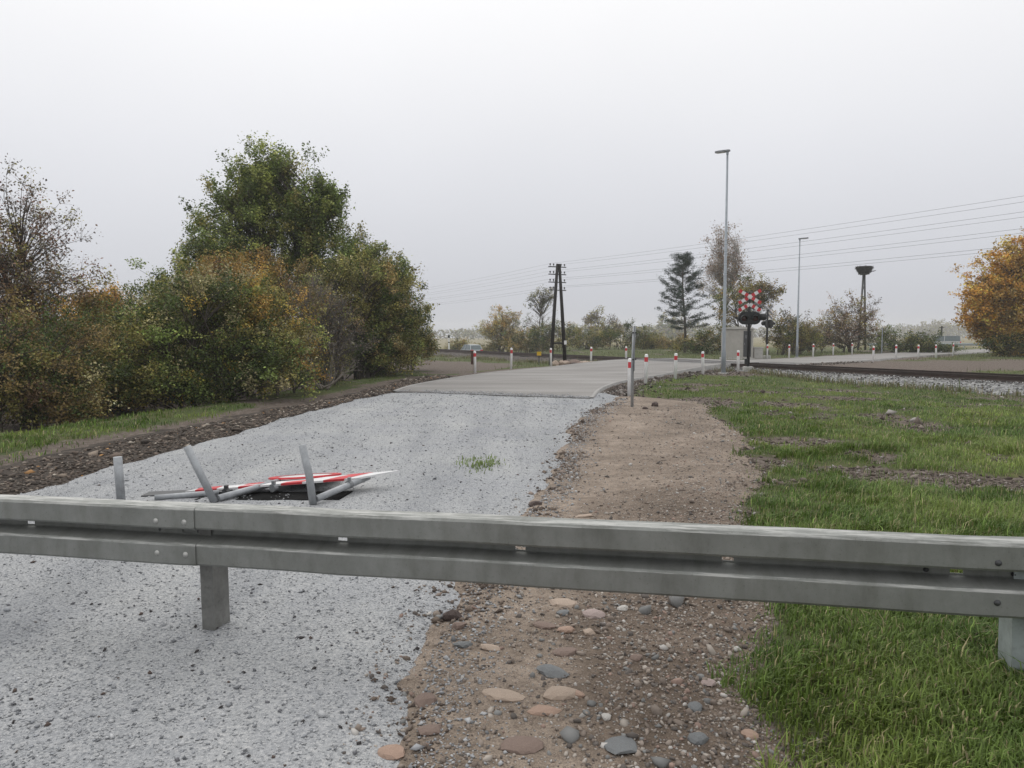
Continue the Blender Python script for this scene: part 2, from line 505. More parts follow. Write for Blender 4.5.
# ------------------------------------------------------------------ crushed-stone road
m_grav, n, l, b = mat('crushed_grey_stone')
tc = n.new('ShaderNodeTexCoord'); P = tc.outputs['Object']
v1 = n.new('ShaderNodeTexVoronoi'); v1.inputs['Scale'].default_value = 95; l.new(P, v1.inputs['Vector'])
v2 = n.new('ShaderNodeTexVoronoi'); v2.inputs['Scale'].default_value = 38; l.new(P, v2.inputs['Vector'])
q1 = noise_node(n, l, .7, 4, .6, P); q2 = noise_node(n, l, 22, 6, .75, P); q3 = noise_node(n, l, 4, 4, .6, P)
sc1 = n.new('ShaderNodeSeparateColor'); l.new(v1.outputs['Color'], sc1.inputs[0])
chip = ramp(n, l, sc1.outputs[0], [(.0, (.17, .178, .19)), (.15, (.30, .31, .32)), (.6, (.37, .38, .39)), (1, (.46, .465, .465))])
big = ramp(n, l, q1.outputs['Fac'], [(.3, (.90, .90, .92)), (.7, (1.06, 1.05, 1.03))])
mpr = n.new('ShaderNodeMapping'); mpr.inputs['Scale'].default_value = (1.5, .16, 1); mpr.inputs['Rotation'].default_value = (0, 0, R(-9)); l.new(P, mpr.inputs[0])
rut = noise_node(n, l, 1.0, 3, .5, mpr.outputs[0])
rutr = ramp(n, l, rut.outputs['Fac'], [(.36, (.86, .865, .875)), (.5, (1, 1, 1)), (.66, (1.09, 1.085, 1.07))])
c1 = mixc(n, l, 1.0, chip.outputs[0], big.outputs[0], 'MULTIPLY')
c1 = mixc(n, l, 1.0, c1, rutr.outputs[0], 'MULTIPLY')
drk = ramp(n, l, q2.outputs['Fac'], [(.62, (0, 0, 0)), (.72, (.75, .75, .75))])
gate = ramp(n, l, q3.outputs['Fac'], [(.40, (.15, .15, .15)), (.62, (1, 1, 1))])
dm = mixc(n, l, 1.0, drk.outputs[0], gate.outputs[0], 'MULTIPLY')
c2 = mixc(n, l, dm, c1, (.14, .14, .15))
l.new(c2, b.inputs['Base Color']); b.inputs['Roughness'].default_value = .95
b.inputs['Specular IOR Level'].default_value = .2
hh = n.new('ShaderNodeMath'); hh.operation = 'ADD'; l.new(v1.outputs['Distance'], hh.inputs[0]); l.new(q2.outputs['Fac'], hh.inputs[1])
bump(n, l, hh.outputs[0], .7, .012, b)
def grav_z(x, y):
    e = grav_e(x, y)
    h = hbase(x, y) - .075 + .10 * sstep(-.35, .35, e)
    h = h + .018 * fbm(x * 4, y * 4, 3) + .012 * fbm(x * 16, y * 16, 2) * (y < 12)
    return h - .03 * sstep(20.6, 21.4, y) - .05 * sstep(-.2, .3, road_e(x, y))
xs = np.arange(-8, 4.2, .07); ys = np.r_[np.arange(-4, 1.6, .3), np.arange(1.6, 10, .05), np.arange(10, 22.5, .1)]
o = grid('gravel_road', xs, ys, grav_z, m_grav, keep=lambda x, y: grav_e(x, y) > -.45); tag(o, kind='structure')

# ------------------------------------------------------------------ earth path beside it
m_path, n, l, b = mat('stony_brown_earth')
tc = n.new('ShaderNodeTexCoord'); P = tc.outputs['Object']
q1 = noise_node(n, l, 1.1, 5, .65, P); q2 = noise_node(n, l, 14, 6, .75, P)
v1 = n.new('ShaderNodeTexVoronoi'); v1.inputs['Scale'].default_value = 60; l.new(P, v1.inputs['Vector'])
v3 = n.new('ShaderNodeTexVoronoi'); v3.inputs['Scale'].default_value = 27; l.new(P, v3.inputs['Vector'])
base = ramp(n, l, q1.outputs['Fac'], [(.3, (.17, .138, .110)), (.5, (.255, .208, .168)), (.7, (.36, .30, .248))])
fine = ramp(n, l, q2.outputs['Fac'], [(.3, (.6, .58, .56)), (.55, (1, 1, 1)), (.72, (1.18, 1.15, 1.1))])
q9 = noise_node(n, l, 130, 4, .8, P)
grain = ramp(n, l, q9.outputs['Fac'], [(.34, (.55, .53, .51)), (.5, (1, 1, 1)), (.66, (1.4, 1.38, 1.36))])
c1 = mixc(n, l, 1.0, base.outputs[0], fine.outputs[0], 'MULTIPLY')
c1 = mixc(n, l, 1.0, c1, grain.outputs[0], 'MULTIPLY')
s1 = n.new('ShaderNodeSeparateColor'); l.new(v1.outputs['Color'], s1.inputs[0])
pk = ramp(n, l, s1.outputs[0], [(.66, (0, 0, 0)), (.72, (1, 1, 1))])
edge = ramp(n, l, v1.outputs['Distance'], [(.25, (1, 1, 1)), (.45, (0, 0, 0))])
pm = mixc(n, l, 1.0, pk.outputs[0], edge.outputs[0], 'MULTIPLY')
pc = ramp(n, l, s1.outputs[1], [(.0, (.16, .13, .115)), (.4, (.30, .235, .195)), (.7, (.37, .34, .31)), (1, (.45, .43, .41))])
pa = n.new('ShaderNodeAttribute'); pa.attribute_name = 'col'
ps = n.new('ShaderNodeSeparateColor'); l.new(pa.outputs['Color'], ps.inputs[0])
c1 = mixc(n, l, ps.outputs[0], c1, mixc(n, l, 1.0, c1, (.60, .575, .56), 'MULTIPLY'))
c2 = mixc(n, l, pm, c1, pc.outputs[0])
l.new(c2, b.inputs['Base Color']); b.inputs['Roughness'].default_value = .95
b.inputs['Specular IOR Level'].default_value = .2
hh = n.new('ShaderNodeMath'); hh.operation = 'MULTIPLY_ADD'; l.new(pm, hh.inputs[0]); hh.inputs[1].default_value = .6; l.new(q2.outputs['Fac'], hh.inputs[2])
bump(n, l, hh.outputs[0], .8, .02, b)
def path_mix(x, y):          # sandy on the gravel side, dark pebbly soil on the turf side
    return sstep(.30, .70, (x - grav_r(y)) / np.maximum(path_r(y) - grav_r(y), .3) + .7 * fbm(x * 1.6, y * 1.2, 3)) * (1 - .75 * sstep(5, 9, y))
def path_z(x, y):
    e = path_e(x, y)
    h = hbase(x, y) - .05 + .07 * sstep(-.35, .3, e) + .03 * fbm(x * 2.5, y * 2.5, 3) + .012 * fbm(x * 13, y * 13, 2) * (y < 12)
    return h - .10 * sstep(0, .5, np.maximum(grav_e(x, y), 0))
xs = np.arange(-1.8, 5.6, .07); ys = np.r_[np.arange(-4, 1.6, .3), np.arange(1.6, 10, .05), np.arange(10, 20, .1)]
path = grid('earth_path', xs, ys, path_z, m_path, lambda x, y: np.c_[path_mix(x, y), x * 0, x * 0], keep=lambda x, y: path_e(x, y) > -.4); tag(path, kind='structure')

# ------------------------------------------------------------------ rubble and leaf-litter verge on the left
m_lit, n, l, b = mat('leaf_litter_earth')
tc = n.new('ShaderNodeTexCoord'); P = tc.outputs['Object']
q1 = noise_node(n, l, 1.5, 5, .65, P); q2 = noise_node(n, l, 16, 6, .75, P)
base = ramp(n, l, q1.outputs['Fac'], [(.3, (.05, .042, .036)), (.7, (.11, .092, .078))])
fine = ramp(n, l, q2.outputs['Fac'], [(.3, (.5, .5, .5)), (.55, (1, 1, 1)), (.75, (1.6, 1.5, 1.35))])
l.new(mixc(n, l, 1.0, base.outputs[0], fine.outputs[0], 'MULTIPLY'), b.inputs['Base Color'])
b.inputs['Roughness'].default_value = .95; b.inputs['Specular IOR Level'].default_value = .15
bump(n, l, q2.outputs['Fac'], .9, .04, b)
def lit_z(x, y):
    e = litter_e(x, y)
    h = hbase(x, y) - .06 + .09 * sstep(-.4, .4, e) + .06 * fbm(x * 2.2, y * 2.2, 3)
    return h - .12 * sstep(0, .5, np.maximum(grav_e(x, y), 0)) - .14 * sstep(-.1, .3, road_e(x, y))
xs = np.arange(-9, -1.5, .1); ys = np.r_[np.arange(2, 18, .1), np.arange(18, 32, .16)]
o = grid('litter_verge', xs, ys, lit_z, m_lit, keep=lambda x, y: litter_e(x, y) > -.5); tag(o, kind='structure')

# ------------------------------------------------------------------ paved road with kerbs
m_asph, n, l, b = mat('pale_road_surface')
tc = n.new('ShaderNodeTexCoord'); P = tc.outputs['Object']
mp = n.new('ShaderNodeMapping'); mp.inputs['Scale'].default_value = (.35, 1.6, 1); l.new(P, mp.inputs[0])
q1 = noise_node(n, l, .5, 5, .6, mp.outputs[0]); q2 = noise_node(n, l, 40, 5, .7, P); q3 = noise_node(n, l, .22, 3, .5, P)
base = ramp(n, l, q1.outputs['Fac'], [(.3, (.18, .171, .162)), (.5, (.235, .224, .213)), (.7, (.30, .29, .278))])
fine = ramp(n, l, q2.outputs['Fac'], [(.3, (.8, .8, .8)), (.7, (1.12, 1.12, 1.12))])
blot = ramp(n, l, q3.outputs['Fac'], [(.35, (.9, .89, .88)), (.65, (1.05, 1.05, 1.05))])
c = mixc(n, l, 1.0, base.outputs[0], fine.outputs[0], 'MULTIPLY')
l.new(mixc(n, l, 1.0, c, blot.outputs[0], 'MULTIPLY'), b.inputs['Base Color'])
b.inputs['Roughness'].default_value = .85
bump(n, l, q2.outputs['Fac'], .3, .008, b)
def road_z(x, y):
    td = np.abs(track_d(x, y))
    return hbase(x, y) * .35 + .035 + (.075 + TZ) * (1 - sstep(1.5, 9, td))
NC = 14
t = np.linspace(0, 1, NC)
G3 = RL[:, None, :] * (1 - t)[None, :, None] + RR[:, None, :] * t[None, :, None]
V = np.c_[G3.reshape(-1, 2), road_z(G3[..., 0], G3[..., 1]).ravel() - .0]
i = np.arange(NR * NC).reshape(NR, NC)
Fq = np.stack([i[:-1, :-1], i[:-1, 1:], i[1:, 1:], i[1:, :-1]], -1).reshape(-1, 4)
# near end face so that the slab shows its thickness against the gravel
bot = len(V) + np.arange(NC)
V = np.r_[V, np.c_[G3[0], V[:NC, 2] - .2]]
Fe = np.stack([i[0, :-1], bot[:-1], bot[1:], i[0, 1:]], -1)
road = np_mesh('road', V, [Fq, Fe], m_asph, None, None, False); tag(road, kind='structure')
M_KERB = worn('kerb_concrete', (.31, .302, .29), .9, var=.15, scale=3)
for side, Pk in ((-1, RL), (1, RR)):
    D = np.gradient(Pk, axis=0); D /= np.linalg.norm(D, axis=1)[:, None]
    Nn = np.c_[D[:, 1], -D[:, 0]] * side      # outwards
    A = Pk - Nn * .002; Bk = Pk + Nn * .10
    za = road_z(A[:, 0], A[:, 1])
    nn = len(Pk)
    V = np.r_[np.c_[A, za - .05], np.c_[A, za + .014], np.c_[Bk, za + .014], np.c_[Bk, za - .25]]
    j = np.arange(nn - 1)
    Fq = np.concatenate([np.stack([k * nn + j, k * nn + j + 1, (k + 1) * nn + j + 1, (k + 1) * nn + j], -1) for k in range(3)])
    np_mesh('kerb', V, Fq, M_KERB, road)
# dark joint where the paving meets the gravel
A = G3[0, 0]; B2 = G3[0, -1]; dv = (B2 - A) / np.linalg.norm(B2 - A); nv = np.array([dv[1], -dv[0]])
M_JOINT = worn('dark_joint', (.10, .098, .095), .9, var=.2, scale=4)
mb = MB()
for q in range(13):
    p0 = A + (B2 - A) * q / 13; p1 = A + (B2 - A) * (q + 1) / 13
    za, zb = road_z(*p0), road_z(*p1)
    w = .05 + .02 * random.random()
    a0, a1 = p0 + nv * w, p1 + nv * w
    mb.add([(*p0, za + .004), (*p1, zb + .004), (*a1, zb - .03), (*a0, za - .03)], [(0, 1, 2, 3)])
mb.build('edge_joint', M_JOINT, road)

# ------------------------------------------------------------------ railway
m_bal, n, l, b = mat('ballast_stone')
tc = n.new('ShaderNodeTexCoord'); P = tc.outputs['Object']
v1 = n.new('ShaderNodeTexVoronoi'); v1.inputs['Scale'].default_value = 14; l.new(P, v1.inputs['Vector'])
q2 = noise_node(n, l, 5, 5, .7, P)
at = n.new('ShaderNodeAttribute'); at.attribute_name = 'col'
sp = n.new('ShaderNodeSeparateColor'); l.new(v1.outputs['Color'], sp.inputs[0])
ss = n.new('ShaderNodeSeparateColor'); l.new(at.outputs['Color'], ss.inputs[0])
st = ramp(n, l, sp.outputs[0], [(0, (.13, .13, .13)), (.5, (.27, .27, .27)), (1, (.40, .40, .39))])
ru = ramp(n, l, sp.outputs[0], [(0, (.035, .028, .024)), (1, (.10, .08, .066))])
l.new(mixc(n, l, ss.outputs[0], st.outputs[0], ru.outputs[0]), b.inputs['Base Color'])
b.inputs['Roughness'].default_value = .95; b.inputs['Specular IOR Level'].default_value = .2
bump(n, l, v1.outputs['Distance'], 1.0, .05, b)
ss_ = np.arange(-30, 90, .35); dd_ = np.array([-2.9, -2.5, -2.15, -1.8, -1.45, -1.1, -.7, -.3, .3, .7, 1.1, 1.45, 1.8, 2.2, 2.6, 3.0])
prof = np.interp(np.abs(dd_), [0, 1.5, 1.7, 2.5, 2.9], [-.07, -.06, -.07, -.45, -.75])
Vb, Cb = [], []
for s_ in ss_:
    for d_, z_ in zip(dd_, prof):
        p = trk(s_, d_ + random.uniform(-.06, .06))
        re = float(road_e(np.array([p[0]]), np.array([p[1]]))[0])
        Vb.append((*p, TZ + z_ + random.uniform(-.025, .025) - .3 * float(sstep(-.3, .3, re))))
        Cb.append((1 - float(sstep(1.25, 1.6, abs(d_))) * (.95 if d_ < 0 else .5) * (1 - .85 * float(sstep(15, 20, s_))), 0, 0))
i = np.arange(len(Vb)).reshape(len(ss_), len(dd_))
Fq = np.stack([i[:-1, :-1], i[:-1, 1:], i[1:, 1:], i[1:, :-1]], -1).reshape(-1, 4)
o = np_mesh('ballast_bed', np.array(Vb), Fq, m_bal, None, np.array(Cb)); tag(o, kind='structure')

track = empty('railway_track', (*trk(0), TZ), math.atan2(TD[1], TD[0]), 'single railway track on dark sleepers cutting across the road behind the white bollards', 'railway track')
def rail_mesh(yc):
    pr = [(-.07, -.035), (.07, -.035), (.07, -.022), (.012, -.01), (.012, .085), (.036, .095), (.036, .125), (-.036, .125), (-.036, .095), (-.012, .085), (-.012, -.01), (-.07, -.022)]
    vs, fs = [], []
    for x in (-30, 90):
        vs += [(x, yc + a, z) for a, z in pr]
    k = len(pr)
    fs = [(q, (q + 1) % k, k + (q + 1) % k, k + q) for q in range(k)] + [tuple(range(k)), tuple(range(2 * k - 1, k - 1, -1))]
    return MB().add(vs, fs)
for yc in (-.753, .753): rail_mesh(yc).build('rail', M_RAILTOP, track)
sl = None
for q in range(-20, 128):
    s_ = q * .65
    p = trk(s_)
    if float(road_e(np.array([p[0]]), np.array([p[1]]))[0]) > -.3: continue
    if sl is None:
        sl = MB().box((0, 0, -.11), (.25, 2.55, .15), bev=.015).build('sleeper', M_SLEEPER, track)
    else:
        c = sl.copy(); COL.objects.link(c); c.parent = track; sl2 = c
        c.location = (s_, random.uniform(-.03, .03), random.uniform(-.01, .008)); c.rotation_euler = (0, 0, random.uniform(-.015, .015))
        continue
    sl.location = (s_, 0, 0)
for yc, wd in ((-1.25, .80), (0, 1.28), (1.25, .80)):
    for q in range(8, 34):
        s_ = q * .9
        p = trk(s_); 
        if float(road_e(np.array([p[0]]), np.array([p[1]]))[0]) < .4: continue
        MB().box((s_, yc, .07), (.89, wd, .09), bev=.008).build('crossing_panel', M_PANEL, track)

# ------------------------------------------------------------------ steel guardrail across the closed road
GR = empty('guardrail', (-1.66, 3.95, .002), math.atan2(-.88, 3.72), 'grey galvanised steel guardrail with double-wave beam blocking the gravel road in front', 'guardrail')
M_BEAM, n, l, b = mat('weathered_beam_zinc')
tc = n.new('ShaderNodeTexCoord'); P = tc.outputs['Object']
a1 = noise_node(n, l, 3.0, 6, .7, P)
mp1 = n.new('ShaderNodeMapping'); mp1.inputs['Scale'].default_value = (11, 3, 3.5); l.new(P, mp1.inputs[0])
st1 = noise_node(n, l, 1.0, 5, .65, mp1.outputs[0])
mp2 = n.new('ShaderNodeMapping'); mp2.inputs['Scale'].default_value = (3.5, 30, 60); l.new(P, mp2.inputs[0])
sc2 = noise_node(n, l, 1.0, 5, .7, mp2.outputs[0])
sp3 = noise_node(n, l, 90, 4, .7, P)
base = ramp(n, l, a1.outputs['Fac'], [(.3, (.18, .186, .172)), (.5, (.225, .232, .218)), (.7, (.27, .278, .263))])
drip = ramp(n, l, st1.outputs['Fac'], [(.36, (.86, .855, .84)), (.52, (1, 1, 1)), (.7, (1.06, 1.06, 1.06))])
c = mixc(n, l, 1.0, base.outputs[0], drip.outputs[0], 'MULTIPLY')
c = mixc(n, l, ramp(n, l, sp3.outputs['Fac'], [(.60, (0, 0, 0)), (.70, (.55, .55, .55))]).outputs[0], c, (.09, .088, .075))
sz_ = n.new('ShaderNodeSeparateXYZ'); l.new(P, sz_.inputs[0])
def band(z0, z1):
    m1 = n.new('ShaderNodeMapRange'); m1.inputs['From Min'].default_value = z0 - .004; m1.inputs['From Max'].default_value = z0; l.new(sz_.outputs['Z'], m1.inputs['Value'])
    m2 = n.new('ShaderNodeMapRange'); m2.inputs['From Min'].default_value = z1 + .004; m2.inputs['From Max'].default_value = z1; l.new(sz_.outputs['Z'], m2.inputs['Value'])
    mm = n.new('ShaderNodeMath'); mm.operation = 'MULTIPLY'; l.new(m1.outputs[0], mm.inputs[0]); l.new(m2.outputs[0], mm.inputs[1])
    return mm.outputs[0]
bb = n.new('ShaderNodeMath'); bb.operation = 'ADD'; l.new(band(.525, .535), bb.inputs[0]); l.new(band(.722, .745), bb.inputs[1])
scf = ramp(n, l, sc2.outputs['Fac'], [(.47, (0, 0, 0)), (.60, (.85, .85, .85))])
scuff_glint = mixc(n, l, 1.0, scf.outputs[0], bb.outputs[0], 'MULTIPLY')  # broken pale scuffs on crest and top lip, doubling as painted crest highlights
c = mixc(n, l, scuff_glint, c, (.46, .46, .44))
l.new(c, b.inputs['Base Color']); b.inputs['Metallic'].default_value = .3; b.inputs['Roughness'].default_value = .6
bump(n, l, sp3.outputs['Fac'], .12, .004, b)
GR.rotation_euler = (0, R(-.85), math.atan2(-.88, 3.72))
BEAM = [(.030, .000), (-.050, .018), (-.060, .030), (-.060, .112), (-.052, .122), (.014, .145), (.020, .150), (.020, .163), (.014, .170), (-.052, .192), (-.060, .202), (-.060, .284), (-.050, .296), (.030, .312)]
def beam(x0, x1, dy, slots, zb=.412):
    cuts = sorted([x0, x1] + [c + h for c in slots for h in (-.026, .026)] + list(np.arange(math.ceil(x0 * 2) / 2 + .013, x1, .5)))
    cuts = [c for k_, c in enumerate(cuts) if k_ == 0 or c - cuts[k_ - 1] > 1e-4]
    # the valley flat (points 6-7) is split so that the slot has metal above and below
    pr = BEAM[:7] + [(.034, .156), (.034, .174)] + BEAM[7:]
    k_ = len(pr); vs, fs = [], []
    for x in cuts:
        wob = .0015 * math.sin(x * 5.1) + .001 * math.sin(x * 13)
        vs += [(x, a + dy + wob, z + zb + wob) for a, z in pr]
    for c in range(len(cuts) - 1):
        xm = (cuts[c] + cuts[c + 1]) / 2
        for q in range(k_ - 1):
            if q == 7 and any(abs(xm - s_) < .026 for s_ in slots): continue
            fs.append((c * k_ + q, (c + 1) * k_ + q, (c + 1) * k_ + q + 1, c * k_ + q + 1))
    o = MB().add(vs, fs).build('beam', M_BEAM, GR)
    md = o.modifiers.new('thickness', 'SOLIDIFY'); md.thickness = .004; md.offset = 0
    return o
# widen the slot band of the profile
BEAM = [(.03, 0), (-.068, .008), (-.075, .018), (-.075, .112), (-.068, .122), (.028, .146), (.034, .152), (.034, .178), (.028, .184), (-.068, .204), (-.075, .214), (-.075, .306), (-.066, .318), (.005, .328)]
beam(-4.3, 0.0, -.006, [-3.2, -2.15, -1.17, -.13])
beam(-.33, 4.10, .0, [.80, 1.75, 2.73, 3.68])
beam(3.80, 8.0, .006, [5.0, 6.1, 7.1])
def post(x, m, w=.13):
    # open channel with returned lips
    pr = [(-.035, -.05), (.042, -.05), (.042, -.025), (.035, -.025), (.035, -.043), (-.028, -.043), (-.028, .083), (.035, .083), (.035, .065), (.042, .065), (.042, .09), (-.035, .09)]
    o = MB().prism([(x + (a if x > 2 else -a), .07 + q) for a, q in pr], -.35, .70).build('post', m, GR)
    return o
post(-.01, M_ZINCPOST); post(-3.98, M_ZINCPOST); post(3.93, M_ZINCNEW); post(7.8, M_ZINCNEW)
M_BOLT = worn('bolt_zinc', (.45, .45, .43), .45, .6, var=.2, scale=30, dirt_amt=.3)
def bolt(x, z, dy=-.080, m=M_BOLT, r=.017):
    M = Matrix.Rotation(R(90), 3, 'X')
    MB().lathe([(r, 0), (r * .95, .004), (r * .7, .009), (r * .3, .012), (.001, .0125)], 12, (x, dy, z), M).build('bolt', m, GR, True)
for x in (-.235, -.06):
    bolt(x, .408 + .245); bolt(x, .408 + .070)
for x, z in ((3.80, .408 + .243), (3.80, .408 + .075)): bolt(x, z, -.074, M_DARKMETAL, .014)
for x in (-.30, -.055, 3.9, 3.56): bolt(x, .408 + .168, .032, M_DARKMETAL, .012)
for x in (-4.2, -4.0): bolt(x, .653); bolt(x, .478)
# spacer plates between beam and posts
for x in (-.05, 3.95, -3.98, 7.8):
    MB().box((x, .042, .565), (.09, .004, .22)).build('spacer_plate', M_ZINCPOST, GR)

# ------------------------------------------------------------------ toppled road-closure barrier behind the guardrail
FB = empty('toppled_barrier', (-2.3, 7.3, gz(-2.3, 7.3)), 0, 'toppled road-closed barrier of grey pipes and red-white boards lying behind the guardrail', 'barrier')
Z0 = gz(-2.3, 7.3)
def loc(x, y, z): return (x + 2.3, y - 7.3, z)
def pipe(pts, r, name, m=M_PIPE):
    return MB().tube([loc(*p) for p in pts], r, 14).build(name, m, FB, True)
pipe([(-1.90, 6.98, .03), (-1.935, 6.99, .30), (-2.0, 7.0, .60)], .036, 'foot_pipe')
pipe([(-1.88, 7.00, .075), (-1.52, 7.75, .145)], .033, 'frame_pipe')
pipe([(-2.87, 7.05, .03), (-3.00, 7.06, .30), (-3.13, 7.07, .575)], .036, 'foot_pipe')
pipe([(-2.85, 7.08, .065), (-2.45, 7.75, .10)], .033, 'frame_pipe')
pipe([(-3.77, 7.05, .01), (-3.79, 7.05, .475)], .040, 'foot_pipe')
pipe([(-3.50, 7.16, .05), (-2.95, 7.36, .06)], .030, 'frame_pipe')
# long striped board, face up, its right end raised
N_ = 8
x0, x1 = -3.32, -1.62
nrY0, frY0, nrY1, frY1 = 7.42, 7.66, 7.56, 7.86
def bp(u, v, dz=0):       # u along the board, v across it
    n0 = Vector((x0, nrY0, .065)); n1 = Vector((x1, nrY1, .172)); f0 = Vector((x0 + .05, frY0, .045)); f1 = Vector((-1.20, frY1, .20))
    return (n0.lerp(n1, u)).lerp(f0.lerp(f1, u), v) + Vector((0, 0, dz))
core = MB()
cs = [bp(0, 0), bp(1, 0), bp(1, 1), bp(0, 1)]
core.add([loc(*(p + Vector((0, 0, -.022)))) for p in cs] + [loc(*(p + Vector((0, 0, -.002)))) for p in cs], [(3, 2, 1, 0), (4, 5, 6, 7), (0, 1, 5, 4), (1, 2, 6, 5), (2, 3, 7, 6), (3, 0, 4, 7)])
board = core.build('striped_board', M_WHITESIGN, FB)
for k_ in range(4):
    a = .06 + k_ * .25; w = .125
    sh = -.07
    q = [bp(a, 0, .002), bp(min(a + w, 1), 0, .002), bp(min(a + w + sh, 1), 1, .002), bp(max(a + sh, 0), 1, .002)]
    e_ = [bp(a, 0, .002) + Vector((0, -.0025, 0)), bp(min(a + w, 1), 0, .002) + Vector((0, -.0025, 0)), bp(min(a + w, 1), 0, -.02) + Vector((0, -.0025, 0)), bp(a, 0, -.02) + Vector((0, -.0025, 0))]
    MB().add([loc(*p) for p in q + e_], [(0, 1, 2, 3), (4, 7, 6, 5), (0, 4, 5, 1)]).build('red_stripe', M_RED, board)
# dark plate reaching out on the left
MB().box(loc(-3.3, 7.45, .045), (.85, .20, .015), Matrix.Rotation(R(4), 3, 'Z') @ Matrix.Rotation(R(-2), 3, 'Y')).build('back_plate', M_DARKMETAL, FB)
M_SHADE = worn('matt_black_shade', (.012, .012, .012), 1.0, var=.3, scale=9, dirt=(.03, .03, .03), dirt_amt=.3); M_SHADE.node_tree.nodes['Principled BSDF'].inputs['Specular IOR Level'].default_value = .05
MB().prism([(-.80, -.20), (.62, -.24), (.70, .14), (-.74, .16)], .01, .03, Matrix.Rotation(R(4), 3, 'Z'), loc(-2.34, 7.40, .0)).build('shade_slab', M_SHADE, FB)  # flat black slab standing in for the shade beneath the board
# round sign with a red rim behind the board
Mr = Matrix.Rotation(R(-3), 3, 'Y') @ Matrix.Rotation(R(-7.5), 3, 'X')
dc = loc(-2.27, 8.05, .10)
disc = MB().lathe([(.37, -.02), (.385, -.01), (.385, .0), (.02, .001)], 40, dc, Mr).build('round_sign', M_WHITESIGN, FB)
ring = MB()
vs, fs = [], []
for k_ in range(40):
    th = 2 * math.pi * k_ / 40
    for r_, z_ in ((.29, .004), (.387, .004), (.389, -.012)):
        vs.append(Vector(dc) + Mr @ Vector((r_ * math.cos(th), r_ * math.sin(th), z_)))
for k_ in range(40):
    a = k_ * 3; c = ((k_ + 1) % 40) * 3
    fs += [(a, a + 1, c + 1, c), (a + 1, a + 2, c + 2, c + 1)]
ring.add(vs, fs).build('red_rim', M_RED, disc)
# clamps holding the board to the pipes
for cx, cy, cz in ((-2.43, 7.46, .088), (-1.66, 7.47, .12), (-2.86, 7.32, .07)):
    MB().tube([loc(cx - .012, cy - .02, cz), loc(cx + .012, cy + .02, cz)], .042, 12).box(loc(cx, cy, cz + .05), (.03, .05, .05)).build('clamp', M_GREYBACK if cx > -2.8 else M_DARKMETAL, FB)

# ------------------------------------------------------------------ sign post seen edge-on
SP = empty('sign_post', (2.72, 16.69, gz(2.72, 16.69)), R(0), 'slim grey sign post with its narrow plate seen edge-on at the bend of the road', 'sign post')
MB().tube([(0, 0, -.3), (.0, 0, 1.0), (.03, 0, 1.84)], .035, 12).build('pole', M_PIPE, SP, True)
MB().box((.052, .10, 1.35), (.02, .60, 1.0), Matrix.Rotation(R(-8.6), 3, 'Z'), .004).build('plate', M_GREYBACK, SP)
for z in (1.1, 1.7): MB().box((.03, 0, z), (.09, .085, .03)).build('bracket', M_DARKMETAL, SP)

# ------------------------------------------------------------------ bollards
def make_bollard():
    r_ = empty('bollard')
    MB().lathe([(.060, -.3), (.060, .86), (.058, .96), (.052, .985), (.038, .998), (.01, 1.003)], 20).build('shaft', M_WHITE, r_, True)
    # red reflector wrapping the road-facing half
    vs, fs = [], []
    for k_ in range(13):
        th = R(-165 + 150 * k_ / 12)
        for z in (.74, .90): vs.append((  .0625 * math.cos(th), .0625 * math.sin(th), z))
    fs = [(2 * k_, 2 * k_ + 2, 2 * k_ + 3, 2 * k_ + 1) for k_ in range(12)]
    MB().add(vs, fs).build('red_band', M_RED, r_)
    return r_
BOL = [
 (-1.61, 32.16, 'white bollard with red band, leftmost of all, nearest the thicket'),
 (-.05, 35.96, 'white bollard with red band, second from the left, before the distant car'),
 (2.08, 39.45, 'white bollard with red band standing at the foot of the twin-legged telegraph pole'),
 (4.5, 42.18, 'white bollard with red band on the far kerb, right of the telegraph pole'),
 (6.75, 43.8, 'thin far white bollard with red band just left behind the edge-on sign post'),
 (3.24, 20.33, 'nearest white bollard with red band, half hidden by the edge-on sign post'),
 (4.50, 24.9, 'white bollard with red band just right of the edge-on sign post'),
 (6.13, 27.76, 'white bollard with red band below the pine, on the grassy inside of the bend'),
 (8.06, 31.2, 'white bollard with red band just left of the tall near street lamp'),
 (10.1, 33.04, 'white bollard with red band between near street lamp and black crossing signal'),
 (17.64, 51.2, 'far white bollard at the foot of the rear crossing signal'),
 (20.06, 53.6, 'far white bollard just left of the farther street lamp'),
 (23.37, 57.47, 'far white bollard first to the right of the farther street lamp'),
 (26.28, 60.6, 'far white bollard second to the right of the farther street lamp'),
 (28.98, 63.1, 'far white bollard below the brown bush and stork nest, last of its row'),
 (22.27, 45.65, 'white bollard with red band, first beyond the rails on the right'),
 (26.0, 50.1, 'white bollard with red band, second beyond the rails on the right'),
 (28.21, 51.42, 'white bollard with red band, middle of five beyond the rails on the right'),
 (30.7, 53.6, 'white bollard with red band, fourth beyond the rails on the right'),
 (35.06, 58.85, 'white bollard with red band, rightmost of all, before the parked van')]
b0 = make_bollard()
for k_, (x, y, lb) in enumerate(BOL):
    o = b0 if k_ == 0 else copy_tree(b0)
    o.location = (x, y, max(gz(x, y), -.06))
    o.rotation_euler = (R(random.uniform(-1.5, 1.5)), R(random.uniform(-1.8, 1.8)), math.atan2(y, x) - R(90) + R(random.uniform(-30, 30)))
    o.scale = (1, 1, random.uniform(.96, 1.03))
    tag(o, lb, 'bollard', 'white bollards along the road edges')

